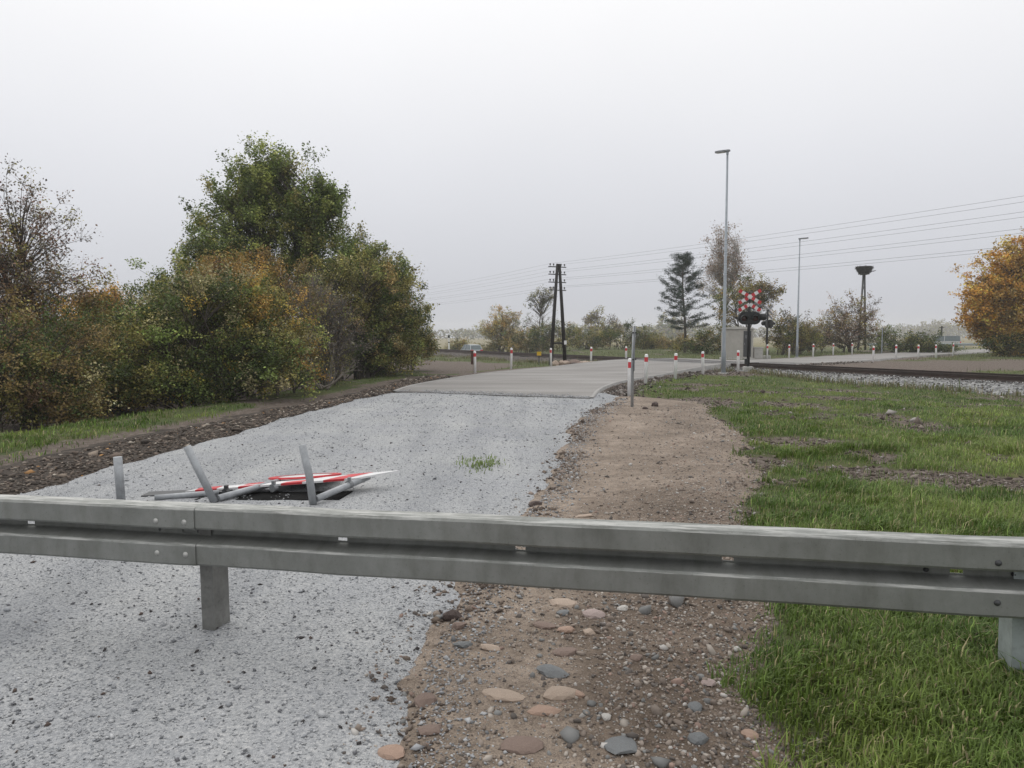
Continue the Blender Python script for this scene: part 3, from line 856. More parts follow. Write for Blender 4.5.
# ------------------------------------------------------------------ street lamps
def lamp(x, y, h, rz, label):
    r_ = empty('street_lamp', (x, y, gz(x, y)), rz, label, 'street lamp', 'street lamps')
    MB().lathe([(.095, -.2), (.095, .9), (.075, 1.0), (.04, h)], 16).build('pole', M_LAMPSTEEL, r_, True)
    MB().box((0, 0, .03), (.32, .32, .06), bev=.01).build('base_plate', M_CONC, r_)
    MB().box((.0, -.096, .65), (.09, .012, .4), bev=.004).build('service_door', M_GREYBACK, r_)
    hd = empty('lamp_head', (0, 0, h), 0); hd.parent = r_
    bpy.data.objects.remove(hd)
    T = Matrix.Rotation(R(-3), 3, 'Y')
    poly = [(-.10, -.05), (.02, -.09), (.35, -.12), (.55, -.09), (.58, 0), (.55, .09), (.35, .12), (.02, .09), (-.10, .05)]
    h_ = MB().prism(poly, -.02, .05, T, (.0, 0, h + .02)).build('lamp_head', M_GREYBACK, r_)
    MB().prism([(.14, -.09), (.50, -.07), (.50, .07), (.14, .09)], -.035, -.021, T, (0, 0, h + .02)).build('lens', M_WHITESIGN, h_)
    MB().tube([(0, 0, h - .12), (0, 0, h + .03)], .05, 12).build('spigot', M_LAMPSTEEL, r_)
lamp(8.95, 31.3, 9.25, R(132), 'tall near street lamp with grey pole and flat head pointing left')
lamp(20.63, 53.6, 8.5, R(-25), 'farther street lamp with grey pole and flat head pointing right')

# ------------------------------------------------------------------ level-crossing signals
def cross_arm(L, w, segs, ang, c, parent, name='cross_arm'):
    """one board of the crossing cross: alternating red and white"""
    M = Matrix.Rotation(-ang, 3, 'Y')
    a = MB().box(c, (L, .02, w), M).build(name, M_WHITESIGN, parent)
    for s0, s1 in segs:
        MB().box(Vector(c) + M @ Vector(((s0 + s1) / 2 * L, -.012, 0)), ((s1 - s0) * L, .006, w + .004), M).build('red_field', M_RED, a)
    MB().box(Vector(c) + Vector((0, .0125, 0)), (L, .004, w), M).build('board_back', M_GREYBACK, a)
    return a
def signal(x, y, rz, label):
    r_ = empty('crossing_signal', (x, y, gz(x, y)), rz, label, 'crossing signal', 'level crossing signals')
    MB().lathe([(.07, -.1), (.07, 3.40), (.04, 3.42)], 14).build('pole', M_BLACK, r_, True)
    MB().box((0, 0, .06), (.42, .42, .32), bev=.03).build('foundation', M_CONC, r_)
    MB().box((-.09, -.02, .45), (.14, .16, .26), bev=.02).build('junction_box', M_BLACK, r_)
    segs = [(-.5, -.37), (-.22, -.09), (.09, .22), (.37, .5)]
    A = R(31)
    cross_arm(1.12, .15, segs, A, (0, -.09, 3.40), r_); cross_arm(1.12, .15, segs, -A, (0, -.116, 3.40), r_)
    h1 = [(-.5, -.24), (.14, .5 - .12)]
    for s_ in (-1, 1):
        cross_arm(.56, .15, [(-.5, -.24), (.02, .26)] if s_ > 0 else [(-.26, -.02), (.24, .5)], s_ * A, (-s_ * .24, -.09, 2.92), r_)
    # black backboard with rounded ends and two hooded lamps
    poly = []
    for k_ in range(9): th = R(-90 + 180 * k_ / 8); poly.append((.24 + .27 * math.cos(th), .29 * math.sin(th)))
    for k_ in range(9): th = R(90 + 180 * k_ / 8); poly.append((-.24 + .27 * math.cos(th), .29 * math.sin(th)))
    Mx = Matrix.Rotation(R(90), 3, 'X')
    bb = MB().prism(poly, .0, .05, Mx, (0, -.09, 2.43)).build('backboard', M_BLACK, r_)
    M_LENS = bpy.data.materials.get('dark_red_lens') or worn('dark_red_lens', (.05, .008, .008), .2, var=.1, dirt_amt=.05)
    for sx_ in (-.25, .25):
        hood = MB(); vs, fs = [], []
        for k_ in range(13):
            th = R(-20 + 220 * k_ / 12)
            for yy, rr in ((-.14, .155), (-.36, .15 - .0), (-.36, .14), (-.14, .145)):
                vs.append((sx_ + rr * math.cos(th), yy, 2.43 + rr * math.sin(th) - (.03 if yy < -.3 else 0)))
        for k_ in range(12):
            a = k_ * 4; c = a + 4
            fs += [(a + q, a + (q + 1) % 4, c + (q + 1) % 4, c + q) for q in range(4)]
        hood.add(vs, fs).build('lamp_hood', M_BLACK, bb)
        MB().lathe([(.14, 0), (.12, .02), (.05, .035), (.005, .04)], 16, (sx_, -.142, 2.43), Matrix.Rotation(R(90), 3, 'X')).build('lens', M_LENS, bb, True)
    MB().lathe([(.16, 0), (.16, .22), (.10, .26)], 14, (.48, -.10, 2.48), Matrix.Rotation(R(90), 3, 'Y')).build('bell_horn', M_BLACK, r_, True)
    return r_
signal(10.84, 33.96, R(-8), 'black level-crossing signal with double red-white cross, near side of the tracks')
signal(17.85, 51.9, R(103), 'rear level-crossing signal seen from the side beside the relay hut')

# ------------------------------------------------------------------ relay hut and small cabinet
HUT = empty('relay_hut', (15.6, 51.4, gz(15.6, 51)), R(-16), 'beige relay hut with shallow arched roof behind the near street lamp', 'hut')
MB().box((0, 0, 1.0), (2.1, 1.7, 2.1), bev=.02).build('wall', M_CABIN, HUT)
prf = [(-1.13, 2.05), (-1.13, 2.10), (-.8, 2.16), (-.4, 2.20), (0, 2.215), (.4, 2.20), (.8, 2.16), (1.13, 2.10), (1.13, 2.05)]
MB().prism(prf, -.93, .93, Matrix.Rotation(R(90), 3, 'X')).build('roof', M_ROOF, HUT)
dr = MB().box((.66, -.862, 1.05), (.5, .03, 1.75), bev=.006).build('door', M_DARKMETAL, HUT)
MB().box((.48, -.885, 1.05), (.03, .03, .12)).build('handle', M_GREYBACK, dr)
for z in (1.45, 1.5, 1.55, 1.6): MB().box((.66, -.882, z), (.3, .012, .025)).build('louvre', M_GREYBACK, dr)
MB().box((0, 0, -.05), (2.3, 1.9, .25), bev=.02).build('plinth', M_CONC, HUT)
CB = empty('switch_cabinet', (16.85, 50.7, gz(16.8, 50.7)), R(-12), 'small pale switch cabinet standing right of the relay hut', 'cabinet')
MB().box((0, 0, .38), (.62, .4, .78), bev=.015).build('case', M_CABIN, CB)
MB().box((0, 0, .80), (.68, .46, .06), bev=.015).build('lid', M_ROOF, CB)
MB().box((0, -.206, .40), (.5, .012, .62), bev=.003).build('door', M_ROOF, CB)

# ------------------------------------------------------------------ telegraph pole and wires
AP = np.array([2.55, 41.0]); AZ = gz(*AP)
TPo = empty('telegraph_pole', (*AP, AZ), math.atan2(TD[1], TD[0]), 'black twin-legged wooden telegraph pole with four insulator crossarms', 'telegraph pole')
HT = 5.55 - AZ
for s_ in (-1, 1):
    MB().tube([(s_ * .05, s_ * .46, -.3), (s_ * .03, s_ * .25, HT * .5), (s_ * .01, s_ * .055, HT)], [.11, .095, .075], 12).build('leg', M_CREO, TPo, True)
MB().tube([(-.04, -.38, HT * .22), (.04, .38, HT * .22)], .05, 8).build('brace', M_CREO, TPo)
MB().box((-.17, -.37, 1.25), (.02, .16, .22)).build('number_plate', M_WHITESIGN, TPo)
ARMZ = [HT - .16, HT - .57, HT - 1.0, HT - 1.43]
ARMO = [-.46, -.24, .24, .46]
for z in ARMZ:
    ca = MB().box((.11, 0, z), (.06, 1.12, .05)).build('crossarm', M_DARKMETAL, TPo)
    for yo in ARMO:
        MB().tube([(.11, yo, z), (.11, yo, z + .10)], .012, 6).lathe([(.028, .08), (.045, .09), (.035, .12), (.045, .125), (.038, .17), (.012, .185)], 10, (.11, yo, z)).build('insulator', M_GLASSW, ca)
WIRELAB = ['topmost', 'second', 'third', 'lowest']
for q, z in enumerate(ARMZ):
    for yo, sd in ((-.46, 'near'), (.46, 'far')):
        pts = []
        for s_ in np.linspace(-110, 110, 89):
            # spans of 44 m hang between supports
            u = ((s_ % 44) / 44) * 2 - 1
            sag = .30 * (1 - u * u)
            p = AP + TD * s_ + np.array([-TD[1], TD[0]]) * yo
            pts.append((p[0], p[1], AZ + z + .17 - sag))
        o = MB().tube(pts, .0035, 4).build('telegraph_wire', M_WIRE)
        tag(o, f'{WIRELAB[q]} pair of telegraph wires, the wire on the {"left" if yo > 0 else "right"} arm ends of the pole', 'wire', 'telegraph wires strung along the track')

# ------------------------------------------------------------------ stork nest
NX, NY = 40.6, 86.0
NE = empty('stork_nest_pole', (NX, NY, gz(NX, NY)), R(20), 'stork nest of dark sticks on a twin-legged lattice pole above the brown bush', 'stork nest')
hN = Zt = 8.55 - gz(NX, NY)
for s_ in (-1, 1):
    MB().tube([(s_ * .55, 0, -.3), (s_ * .10, 0, hN)], [.13, .10], 8).build('leg', M_DARKMETAL, NE, True)
for k_ in range(6):
    z0_ = .8 + k_ * 1.15; w0 = .55 - .45 * z0_ / hN; w1 = .55 - .45 * (z0_ + 1.1) / hN
    sg = 1 if k_ % 2 else -1
    MB().tube([(-sg * w0, 0, z0_), (sg * w1, 0, z0_ + 1.1)], .035, 6).build('lattice_bar', M_DARKMETAL, NE)
MB().lathe([(.25, 0), (.6, .10), (.6, .14), (.25, .05)], 12, (0, 0, hN)).build('platform', M_DARKMETAL, NE)
mb = MB().lathe([(.22, .05), (.50, .22), (.78, .55), (.92, .88), (.84, .98), (.5, .9), (.05, .85)], 22, (0, 0, hN))
for k_ in range(420):
    th = random.uniform(0, 6.283); z = random.uniform(.1, .95); r_ = np.interp(z, [.05, .22, .55, .88, .98], [.25, .5, .78, .92, .85]) * random.uniform(.85, 1.03)
    p = Vector((r_ * math.cos(th), r_ * math.sin(th), hN + z))
    d = Vector((-math.sin(th), math.cos(th), random.uniform(-.5, .5))) * random.uniform(.15, .4) + Vector((math.cos(th), math.sin(th), random.uniform(-.4, .2))) * random.uniform(-.1, .16)
    mb.tube([p - d, p + d], random.uniform(.010, .022), 4)
for k_ in range(7):
    mb.tube([(.6, -.2, hN + .35), (1.35 + random.uniform(-.2, .35), random.uniform(-.3, .3), hN + .5 + random.uniform(-.1, .3))], .016, 4)
mb.build('nest', worn('nest_sticks', (.022, .02, .018), .95, var=.4), NE)

# ------------------------------------------------------------------ cars
M_TYRE = worn('tyre_rubber', (.02, .02, .02), .85, var=.2)
M_GLASSC = worn('car_glass', (.10, .13, .14), .12, var=.2, dirt_amt=.05)
M_LIGHTR = worn('tail_light', (.70, .03, .04), .25, var=.1, dirt_amt=0)
M_LIGHTW = worn('head_light', (.7, .7, .7), .2, var=.1, dirt_amt=0)
def car(name, x, y, z, rz, paint, label, L=4.2, Wd=1.72, H=1.45, van=False):
    r_ = empty(name, (x, y, z), rz, label, 'van' if van else 'car')
    h0 = H * .56
    lower = [(-L / 2, .30), (-L / 2 + .02, h0 * .95), (-L / 2 + .12, h0), (L * .14, h0), (L * .40, h0 * .90), (L / 2 - .04, h0 * .72), (L / 2, .32), (L / 2 - .12, .20), (-L / 2 + .12, .20)]
    if van: cab = [(-L / 2 + .06, h0), (-L / 2 + .12, H - .06), (-L / 2 + .25, H), (L * .10, H), (L * .18, H - .06), (L * .32, h0)]
    else: cab = [(-L / 2 + .12, h0), (-L * .38, H - .08), (-L * .30, H - .02), (-L * .02, H), (L * .06, H - .05), (L * .23, h0)]
    Mx = Matrix.Rotation(R(90), 3, 'X')
    def loft(poly, w0, w1, zlo, zhi):
        vs, fs = [], []; k_ = len(poly)
        for s_ in (-1, 1):
            for px_, pz_ in poly:
                t_ = (pz_ - zlo) / (zhi - zlo)
                vs.append((px_, s_ * (w0 + (w1 - w0) * t_) / 2, pz_))
        fs = [tuple(range(k_)), tuple(range(2 * k_ - 1, k_ - 1, -1))] + [(q, k_ + q, k_ + (q + 1) % k_, (q + 1) % k_) for q in range(k_)]
        return MB().add(vs, fs)
    body = loft(lower, Wd, Wd * .96, .2, h0).build('body', paint, r_)
    bv = body.modifiers.new('bevel', 'BEVEL'); bv.width = .06; bv.segments = 3
    gh = loft(cab, Wd * .94, Wd * .76, h0, H).build('window_band', M_GLASSC, r_)
    rf = [p for p in cab if p[1] > H - .1]
    rp = [(p[0], p[1] + .012) for p in rf] + [(p[0], p[1] - .02) for p in rf[::-1]]
    loft(rp, Wd * .80, Wd * .78, H - .1, H).build('roof', paint, r_)
    for s_ in (-1, 1):            # pillars
        pl = MB()
        for a, b_ in ((cab[0], cab[1]), (cab[-1], cab[-2])):
            pl.tube([(a[0], s_ * Wd * .465, a[1]), (b_[0], s_ * Wd * .385, b_[1])], .05, 6)
        pl.tube([(-.15, s_ * Wd * .47, h0), (-.2, s_ * Wd * .385, H - .03)], .045, 6)
        pl.build('pillar', paint, r_)
    for wx in (-L * .31, L * .31):
        for s_ in (-1, 1):
            Mw = Matrix.Rotation(R(90), 3, 'X')
            w = MB().lathe([(.20, -.10), (.31, -.09), (.33, -.05), (.33, .05), (.31, .09), (.20, .10)], 20, (wx, s_ * (Wd / 2 - .08), .32), Mw).build('wheel', M_TYRE, r_)
            MB().lathe([(.20, -.104), (.05, -.112), (.05, .112), (.20, .104)], 14, (wx, s_ * (Wd / 2 - .08), .32), Mw).build('rim', M_GREYBACK, w)
    for s_ in (-1, 1):
        MB().box((-L / 2 + .05, s_ * (Wd / 2 - .20), h0 * .82), (.16, .36, .26), bev=.03).build('tail_light', M_LIGHTR, r_)
        MB().box((L / 2 - .10, s_ * (Wd / 2 - .24), h0 * .66), (.18, .36, .15), bev=.03).build('headlight', M_LIGHTW, r_)
    MB().box((-L / 2 + .02, 0, .42), (.14, Wd * .94, .2), bev=.03).build('rear_bumper', M_DARKMETAL, r_)
    MB().box((L / 2 - .04, 0, .40), (.14, Wd * .9, .2), bev=.03).build('front_bumper', M_DARKMETAL, r_)
    MB().box((-L / 2 - .015, 0, .62), (.02, .5, .11)).build('number_plate', M_WHITESIGN, r_)
    return r_
M_SILVER = worn('silver_car_paint', (.36, .39, .40), .3, .4, var=.06, dirt_amt=.1)
M_DARKCAR = worn('pale_van_paint', (.42, .42, .42), .4, .1, var=.08, dirt_amt=.3)
car('car', -5.4, 95.0, -1.02, R(118), M_SILVER, 'distant silver car with red tail lights seen low behind the railway embankment')
car('van', 69.8, 120.0, gz(70, 120) - .1, R(150), M_DARKCAR, 'distant pale van with dark windows parked left of the orange tree', 4.9, 1.9, 1.95, True)

# ------------------------------------------------------------------ small trackside things
o = empty('track_marker', (-8.6, 101.0, gz(-8.6, 101)), 0, 'small white marker post with black cap beyond the railway, left of the distant car', 'marker post')
MB().lathe([(.11, -.2), (.11, 1.9)], 10).build('shaft', M_WHITE, o); MB().lathe([(.16, 1.9), (.16, 2.15), (.05, 2.3)], 10).build('cap', M_BLACK, o); MB().lathe([(.114, 1.2), (.114, 1.35)], 10).build('band', M_BLACK, o)
o = empty('yellow_marker', (1.55, 42.6, gz(1.55, 42.6)), R(10), 'small yellow marker plate on a short stake left of the telegraph pole', 'marker')
MB().box((0, 0, .30), (.05, .05, .9)).build('stake', M_DARKMETAL, o); MB().box((0, -.035, .66), (.26, .02, .22), bev=.006).build('plate', M_YELLOW, o)
o = empty('rusty_stub', (-2.25, 42.5, gz(-2.2, 42.5)), 0, 'short rusty steel stub behind the leftmost bollard', 'post')
MB().box((0, 0, .3), (.22, .16, .9), bev=.02).build('shaft', M_RUST, o); MB().box((0, 0, .77), (.26, .20, .05), bev=.01).build('cap', M_RUST, o)
o = empty('thin_signpost', (33.2, 66.5, gz(33.2, 66.5)), 0, 'thin grey post standing in front of the green hedge under the stork nest', 'post')
MB().tube([(0, 0, -.3), (0, 0, 2.3)], .05, 8).build('pole', M_LAMPSTEEL, o); MB().lathe([(.06, 2.3), (.03, 2.34)], 8).build('cap', M_GREYBACK, o)
o = empty('far_pole', (69.5, 120, gz(69, 120)), 0, 'dark far pole standing in the haze left of the van', 'pole')
MB().tube([(0, 0, -.5), (0, 0, 3.4)], [.16, .12], 8).build('shaft', M_CREO, o); MB().box((0, 0, 3.2), (.8, .1, .1)).build('crossarm', M_CREO, o)
fg = empty('far_guardrail', (47.6, 88.6, gz(48, 88)), R(-4), 'pale guardrail along the far road left of the van', 'guardrail')
mbr = MB(); pr = [(0, .5), (-.05, .55), (-.05, .62), (0, .66), (-.05, .70), (-.05, .77), (0, .81)]
mbr.add([(x, a, z) for x in (-5.0, 9.5) for a, z in pr], [(q, q + 1, len(pr) + q + 1, len(pr) + q) for q in range(len(pr) - 1)]).build('beam', M_ZINCNEW, fg)
for k_ in range(6): MB().box((-4.6 + 2.7 * k_, .05, .3), (.1, .1, 1.0)).build('post', M_ZINCNEW, fg)

# ------------------------------------------------------------------ rocks
def rock_mesh(name, seed, sub=2, rough=.28, flat=.6):
    r2 = random.Random(seed)
    bm = bmesh.new(); bmesh.ops.create_icosphere(bm, subdivisions=sub, radius=1)
    dirs = [(Vector((r2.gauss(0, 1), r2.gauss(0, 1), r2.gauss(0, 1))).normalized(), r2.uniform(.62, .95)) for _ in range(11)]
    for v in bm.verts:
        p = v.co.normalized(); r_ = 1
        for d, c in dirs:
            q = p.dot(d)
            if q > .2: r_ = min(r_, c / q)
        v.co = p * r_ * (1 + r2.uniform(-.03, .03))
        v.co.z *= flat
    for f in bm.faces: f.smooth = False
    me = bpy.data.meshes.new(name); bm.to_mesh(me); bm.free()
    return me
def stone_mat(c, nm):
    return worn(nm, c, .85, var=.18, scale=14, dirt=(.21, .17, .135), dirt_amt=.85, bmp=.4)
SM = {'tan': stone_mat((.40, .315, .25), 'tan_stone'), 'pink': stone_mat((.36, .285, .265), 'pink_stone'), 'grey': stone_mat((.16, .17, .175), 'grey_stone'),
      'dark': stone_mat((.07, .05, .045), 'dark_stone'), 'orange': stone_mat((.37, .255, .195), 'orange_stone'), 'brown': stone_mat((.20, .145, .12), 'brown_stone'), 'pale': stone_mat((.48, .46, .43), 'pale_stone')}
_rk = 0
def zs(x, y):
    a = np.array([x]); b_ = np.array([y])
    return max(float(path_z(a, b_)[0]) if path_e(a, b_)[0] > -.1 else -9, float(grav_z(a, b_)[0]) if grav_e(a, b_)[0] > -.1 else -9, float(ground_z(a, b_)[0]))
def stone(x, y, sx_, sy_, sz_, rz, kind, parent=path, name='stone', sink=.3):
    global _rk; _rk += 1
    me = rock_mesh(name, 100 + _rk, 2, flat=1.0); me.materials.append(SM[kind])
    o = link(name, me, None, parent)
    o.location = (x, y, zs(x, y) + sz_ * (1 - 2 * sink) * .5); k2 = 1.3 if parent else 1.0
    o.scale = (sx_ * k2, sy_ * k2, sz_); o.rotation_euler = (random.uniform(-.1, .1), random.uniform(-.1, .1), rz)
    return o
# half-buried cobbles of the earth path: x, y, half sizes, turn, kind
for a in [(.317, 4.40, .085, .05, .03, -.4, 'tan'), (.475, 4.22, .06, .045, .03, -.3, 'pink'), (.295, 4.25, .04, .03, .02, 0, 'grey'), (.30, 3.98, .045, .03, .025, -.2, 'orange'), (.42, 3.95, .03, .03, .02, 0, 'tan'),
          (.19, 3.47, .072, .04, .032, -.5, 'grey'), (-.05, 3.25, .09, .05, .02, -.35, 'tan'), (.215, 3.24, .072, .04, .03, .25, 'tan'), (.29, 3.245, .036, .022, .02, -.5, 'orange'), (.135, 3.10, .065, .028, .022, -.05, 'orange'),
          (.435, 2.84, .062, .06, .022, .8, 'grey'), (-.39, 3.20, .045, .04, .03, .4, 'brown'), (-.47, 2.80, .05, .035, .03, -.3, 'orange'), (-.34, 2.95, .055, .035, .02, .2, 'brown'), (.04, 2.85, .07, .05, .02, 0, 'brown'),
          (.27, 3.70, .055, .04, .02, .3, 'brown'), (.19, 4.05, .06, .04, .02, -.5, 'brown'), (-.12, 3.75, .05, .025, .02, -.1, 'tan'), (-.26, 3.80, .05, .03, .022, .1, 'grey'), (.40, 3.05, .02, .018, .016, 0, 'pale'),
          (.62, 3.62, .035, .03, .02, .5, 'brown'), (.80, 3.15, .04, .03, .02, 1.2, 'grey'), (.93, 3.4, .03, .025, .02, .2, 'pink'), (.75, 2.88, .04, .03, .025, .8, 'grey'), (.98, 2.95, .03, .03, .02, .8, 'orange'), (.66, 4.3, .03, .025, .02, .4, 'pale'), (.36, 5.0, .05, .035, .02, .2, 'tan'), (.75, 5.9, .12, .05, .02, 0, 'tan'), (.66, 6.6, .08, .04, .02, 0.2, 'tan')]:
    stone(*a)
o = stone(-.345, 4.18, .078, .05, .045, .35, 'dark', None, 'brick_fragment', .1); tag(o, 'dark broken brick lump lying at the edge of the grey gravel below the guardrail', 'brick fragment')
o = stone(-.30, 4.02, .05, .035, .03, .1, 'brown', None, 'rubble_piece', .2); tag(o, 'small brown rubble piece just below the dark brick lump', 'rubble')
o = stone(3.28, 16.9, .10, .10, .10, 0, 'dark', None, 'clod', .2); tag(o, 'dark reddish clod on bare earth right of the edge-on sign post', 'clod')
o = stone(2.95, 16.3, .09, .06, .05, .5, 'dark', None, 'clod', .2); tag(o, 'low dark clod close beside the foot of the edge-on sign post', 'clod')
o = stone(.22, 7.05, .075, .05, .035, 0, 'dark', None, 'dark_stone', .2); tag(o, 'dark flat stone at the gravel edge just above the guardrail', 'stone')
RH = empty('rubble_heap', (3.35, 40.6, gz(3.3, 40.6)), 0, 'low heap of tan and brown rubble at the right foot of the telegraph pole', 'rubble heap')
for q in range(16):
    me = rock_mesh('lump', 300 + q, 2, flat=.8); me.materials.append(SM[random.choice(['tan', 'brown', 'brown', 'dark', 'tan'])])
    o = link('lump', me, None, RH); s_ = random.uniform(.12, .3)
    o.location = (random.gauss(0, .45), random.gauss(0, .3), s_ * .45); o.scale = (s_ * 1.3, s_, s_ * .8)
o = stone(2.35, 40.1, .22, .2, .22, 0, 'tan', None, 'foundation_block', .1); tag(o, 'pale tan block by the bollard at the telegraph pole foot', 'block')

# ------------------------------------------------------------------ trees and bushes
def tubes_np(segs, sides=4):
    """segs: list of (points (k,3), radii (k,)) -> V, F"""
    Vs, Fs, off = [], [], 0
    th = np.linspace(0, 2 * np.pi, sides, endpoint=False)
    cs, sn = np.cos(th), np.sin(th)
    for P_, r_ in segs:
        P_ = np.asarray(P_, float); k_ = len(P_)
        T = np.gradient(P_, axis=0); T /= np.linalg.norm(T, axis=1)[:, None] + 1e-9
        ref = np.where(np.abs(T[:, 2:3]) < .9, np.array([[0, 0, 1.]]), np.array([[1., 0, 0]]))
        A = np.cross(T, ref); A /= np.linalg.norm(A, axis=1)[:, None] + 1e-9
        Bv = np.cross(T, A)
        ring = P_[:, None, :] + (A[:, None, :] * cs[None, :, None] + Bv[:, None, :] * sn[None, :, None]) * np.asarray(r_)[:, None, None]
        Vs.append(ring.reshape(-1, 3))
        i_ = off + np.arange(k_ * sides).reshape(k_, sides)
        j_ = np.roll(i_, -1, axis=1)
        Fs.append(np.stack([i_[:-1], j_[:-1], j_[1:], i_[1:]], -1).reshape(-1, 4))
        off += k_ * sides
    return np.concatenate(Vs), np.concatenate(Fs)

def leaves_np(P_, size, col, up=.35, aspect=.62, droop=0.0):
    n_ = len(P_)
    N_ = rng.normal(size=(n_, 3)); N_[:, 2] = np.abs(N_[:, 2]) + up
    N_ /= np.linalg.norm(N_, axis=1)[:, None]
    A = np.cross(N_, rng.normal(size=(n_, 3))); A[:, 2] -= droop; A /= np.linalg.norm(A, axis=1)[:, None]
    Bv = np.cross(N_, A)
    L = (size * rng.uniform(.6, 1.35, n_))[:, None]; Wd_ = L * aspect
    fold = N_ * L * .12
    V = np.stack([P_ - A * L * .5, P_ + Bv * Wd_ * .5 + fold, P_ + A * L * .5, P_ - Bv * Wd_ * .5 + fold], 1).reshape(-1, 3)
    F_ = np.arange(n_ * 4).reshape(-1, 4)
    return V, F_, np.repeat(col, 4, axis=0)

def pick(pal, n_):
    c = np.array([p[:3] for p in pal]); w = np.array([p[3] for p in pal]); w = w / w.sum()
    return c[rng.choice(len(pal), n_, p=w)]

def plant(name, label, cat, base, lobes, pal, n_clump, per, clump_r, leaf, stems=1, stem_r=.08, group=None, bark=M_BARK, up=.35, twigs=4, zsq=.8, minz=.15, lean=0, leafvar=.22, shoot=0.0, stemtop=.85, wood_r=.02, aspect=.62, droop=0.0, bias=2.2):
    """lobes: (x, y, z, rx, ry, rz, weight) relative to the base; crown = leaf clumps spread through the lobes, held by real limbs"""
    bx, by = base; bz = gz(bx, by)
    root = empty(name, (bx, by, bz), 0, label, cat, group)
    lob = np.array([q[:6] for q in lobes], float); w = np.array([q[6] for q in lobes], float); w /= w.sum()
    nm = max(5, n_clump // 5)                      # leaf masses carried by the limbs
    li = rng.choice(len(lobes), nm, p=w)
    d = rng.normal(size=(nm, 3)); d /= np.linalg.norm(d, axis=1)[:, None]
    r_ = rng.random(nm) ** (1 / bias)
    Cm = lob[li, :3] + d * r_[:, None] * lob[li, 3:6] * (1 + .10 * rng.normal(size=(nm, 1)))
    mi = np.concatenate([np.arange(nm), rng.integers(0, nm, n_clump - nm)])
    ms = np.minimum(lob[li, 3:6].mean(1) * .30, 1.0)
    C = Cm[mi] + np.clip(rng.normal(size=(n_clump, 3)), -1.6, 1.6) * ms[mi][:, None] * np.array([1, 1, .7])
    low = C[:, 2] < minz
    C[low, 2] = minz + .35 * rng.random(int(low.sum()))
    top = C[:, 2].max()
    # stems
    S_ = []
    cx, cy = C[:, 0].mean(), C[:, 1].mean()
    segs = []
    for k_ in range(stems):
        tgt = C[rng.integers(n_clump)] if stems > 1 else np.array([cx + lean, cy, top])
        tgt = np.array([tgt[0] * .75 + cx * .25, tgt[1] * .75 + cy * .25, top * stemtop * (rng.uniform(.65, 1) if stems > 1 else 1)])
        b0_ = np.array([rng.normal() * .18 * (stems > 1) * min(stems, 5) / 2, rng.normal() * .15 * (stems > 1) * min(stems, 5) / 2, -.25])
        t_ = np.linspace(0, 1, 9)[:, None]
        P_ = b0_ * (1 - t_) + tgt * t_
        P_[:, :2] += (b0_[:2] - tgt[:2]) * (t_ * (1 - t_)) * .5
        P_[1:-1, :2] += rng.normal(size=(7, 2)) * .025 * top / 4
        S_.append(P_)
        rr = stem_r * (1 - .85 * t_[:, 0]) * rng.uniform(.75, 1.1)
        segs.append((P_, rr))
    SP_ = np.concatenate(S_)
    for c in C:
        dist = np.linalg.norm(SP_ - c, axis=1) + 3.0 * np.maximum(0, SP_[:, 2] - c[2] + .1 * top) + .6 * np.abs(SP_[:, 2] - (c[2] * .72))
        a = SP_[np.argmin(dist)]
        t_ = np.linspace(0, 1, 5)[:, None]
        mid = (a + c) / 2 + np.array([0, 0, .12 * np.linalg.norm(c - a)]) + rng.normal(size=3) * .06 * np.linalg.norm(c - a)
        P_ = a * (1 - t_) ** 2 + 2 * mid * t_ * (1 - t_) + c * t_ ** 2
        Lc = np.linalg.norm(c - a)
        segs.append((P_, np.linspace(min(wood_r * (.5 + .35 * Lc), stem_r * .6), .004, 5)))
    V1, F1 = tubes_np(segs[:stems], 6)
    V3, F3 = tubes_np(segs[stems:], 3)
    F1 = np.concatenate([F1, F3 + len(V1)]); V1 = np.concatenate([V1, V3])
    # twigs: two-point sprays, leaves strung along them
    tw_n = max(twigs, 3)
    tc_ = np.repeat(C, tw_n, axis=0); ti = np.repeat(np.arange(n_clump), tw_n)
    out = tc_ - np.array([cx, cy, top * .45]); out /= np.linalg.norm(out, axis=1)[:, None] + 1e-6
    dv = rng.normal(size=tc_.shape) * .8 + out * .7; dv[:, 2] += .25 + shoot
    if droop: dv[:, 2] -= .9
    dv /= np.linalg.norm(dv, axis=1)[:, None]
    tl = clump_r * rng.uniform(1.0, 2.4, (len(tc_), 1))
    e1 = tc_ + dv * tl
    tb = .006 * wood_r / .02
    a1 = np.cross(dv, rng.normal(size=dv.shape)); a1 /= np.linalg.norm(a1, axis=1)[:, None]; a2 = np.cross(dv, a1)
    V2 = np.stack([tc_ + a1 * tb, tc_ - .5 * a1 * tb + .87 * a2 * tb, tc_ - .5 * a1 * tb - .87 * a2 * tb, e1], 1).reshape(-1, 3)
    q4 = np.arange(len(tc_))[:, None] * 4
    F2 = np.concatenate([q4 + np.array([[0, 1, 3]]), q4 + np.array([[1, 2, 3]]), q4 + np.array([[2, 0, 3]])]) + len(V1)
    V1 = np.concatenate([V1, V2])
    np_mesh('trunk', V1, [F1, F2], bark, root)
    # leaves
    mcol = pick(pal, nm) * rng.uniform(.62, 1.45, (nm, 1))
    cl = np.where(rng.random((n_clump, 1)) < .65, mcol[mi], pick(pal, n_clump)) * rng.uniform(.8, 1.2, (n_clump, 1))
    if by < 27 and leaf < .1: per = per * 1.2
    if by > 55: per = per * .58; leaf = leaf * 1.3
    num = np.maximum(1, (per / tw_n * rng.uniform(.3, 1.7, len(tc_))).astype(int))
    idx2 = np.repeat(np.arange(len(tc_)), num)
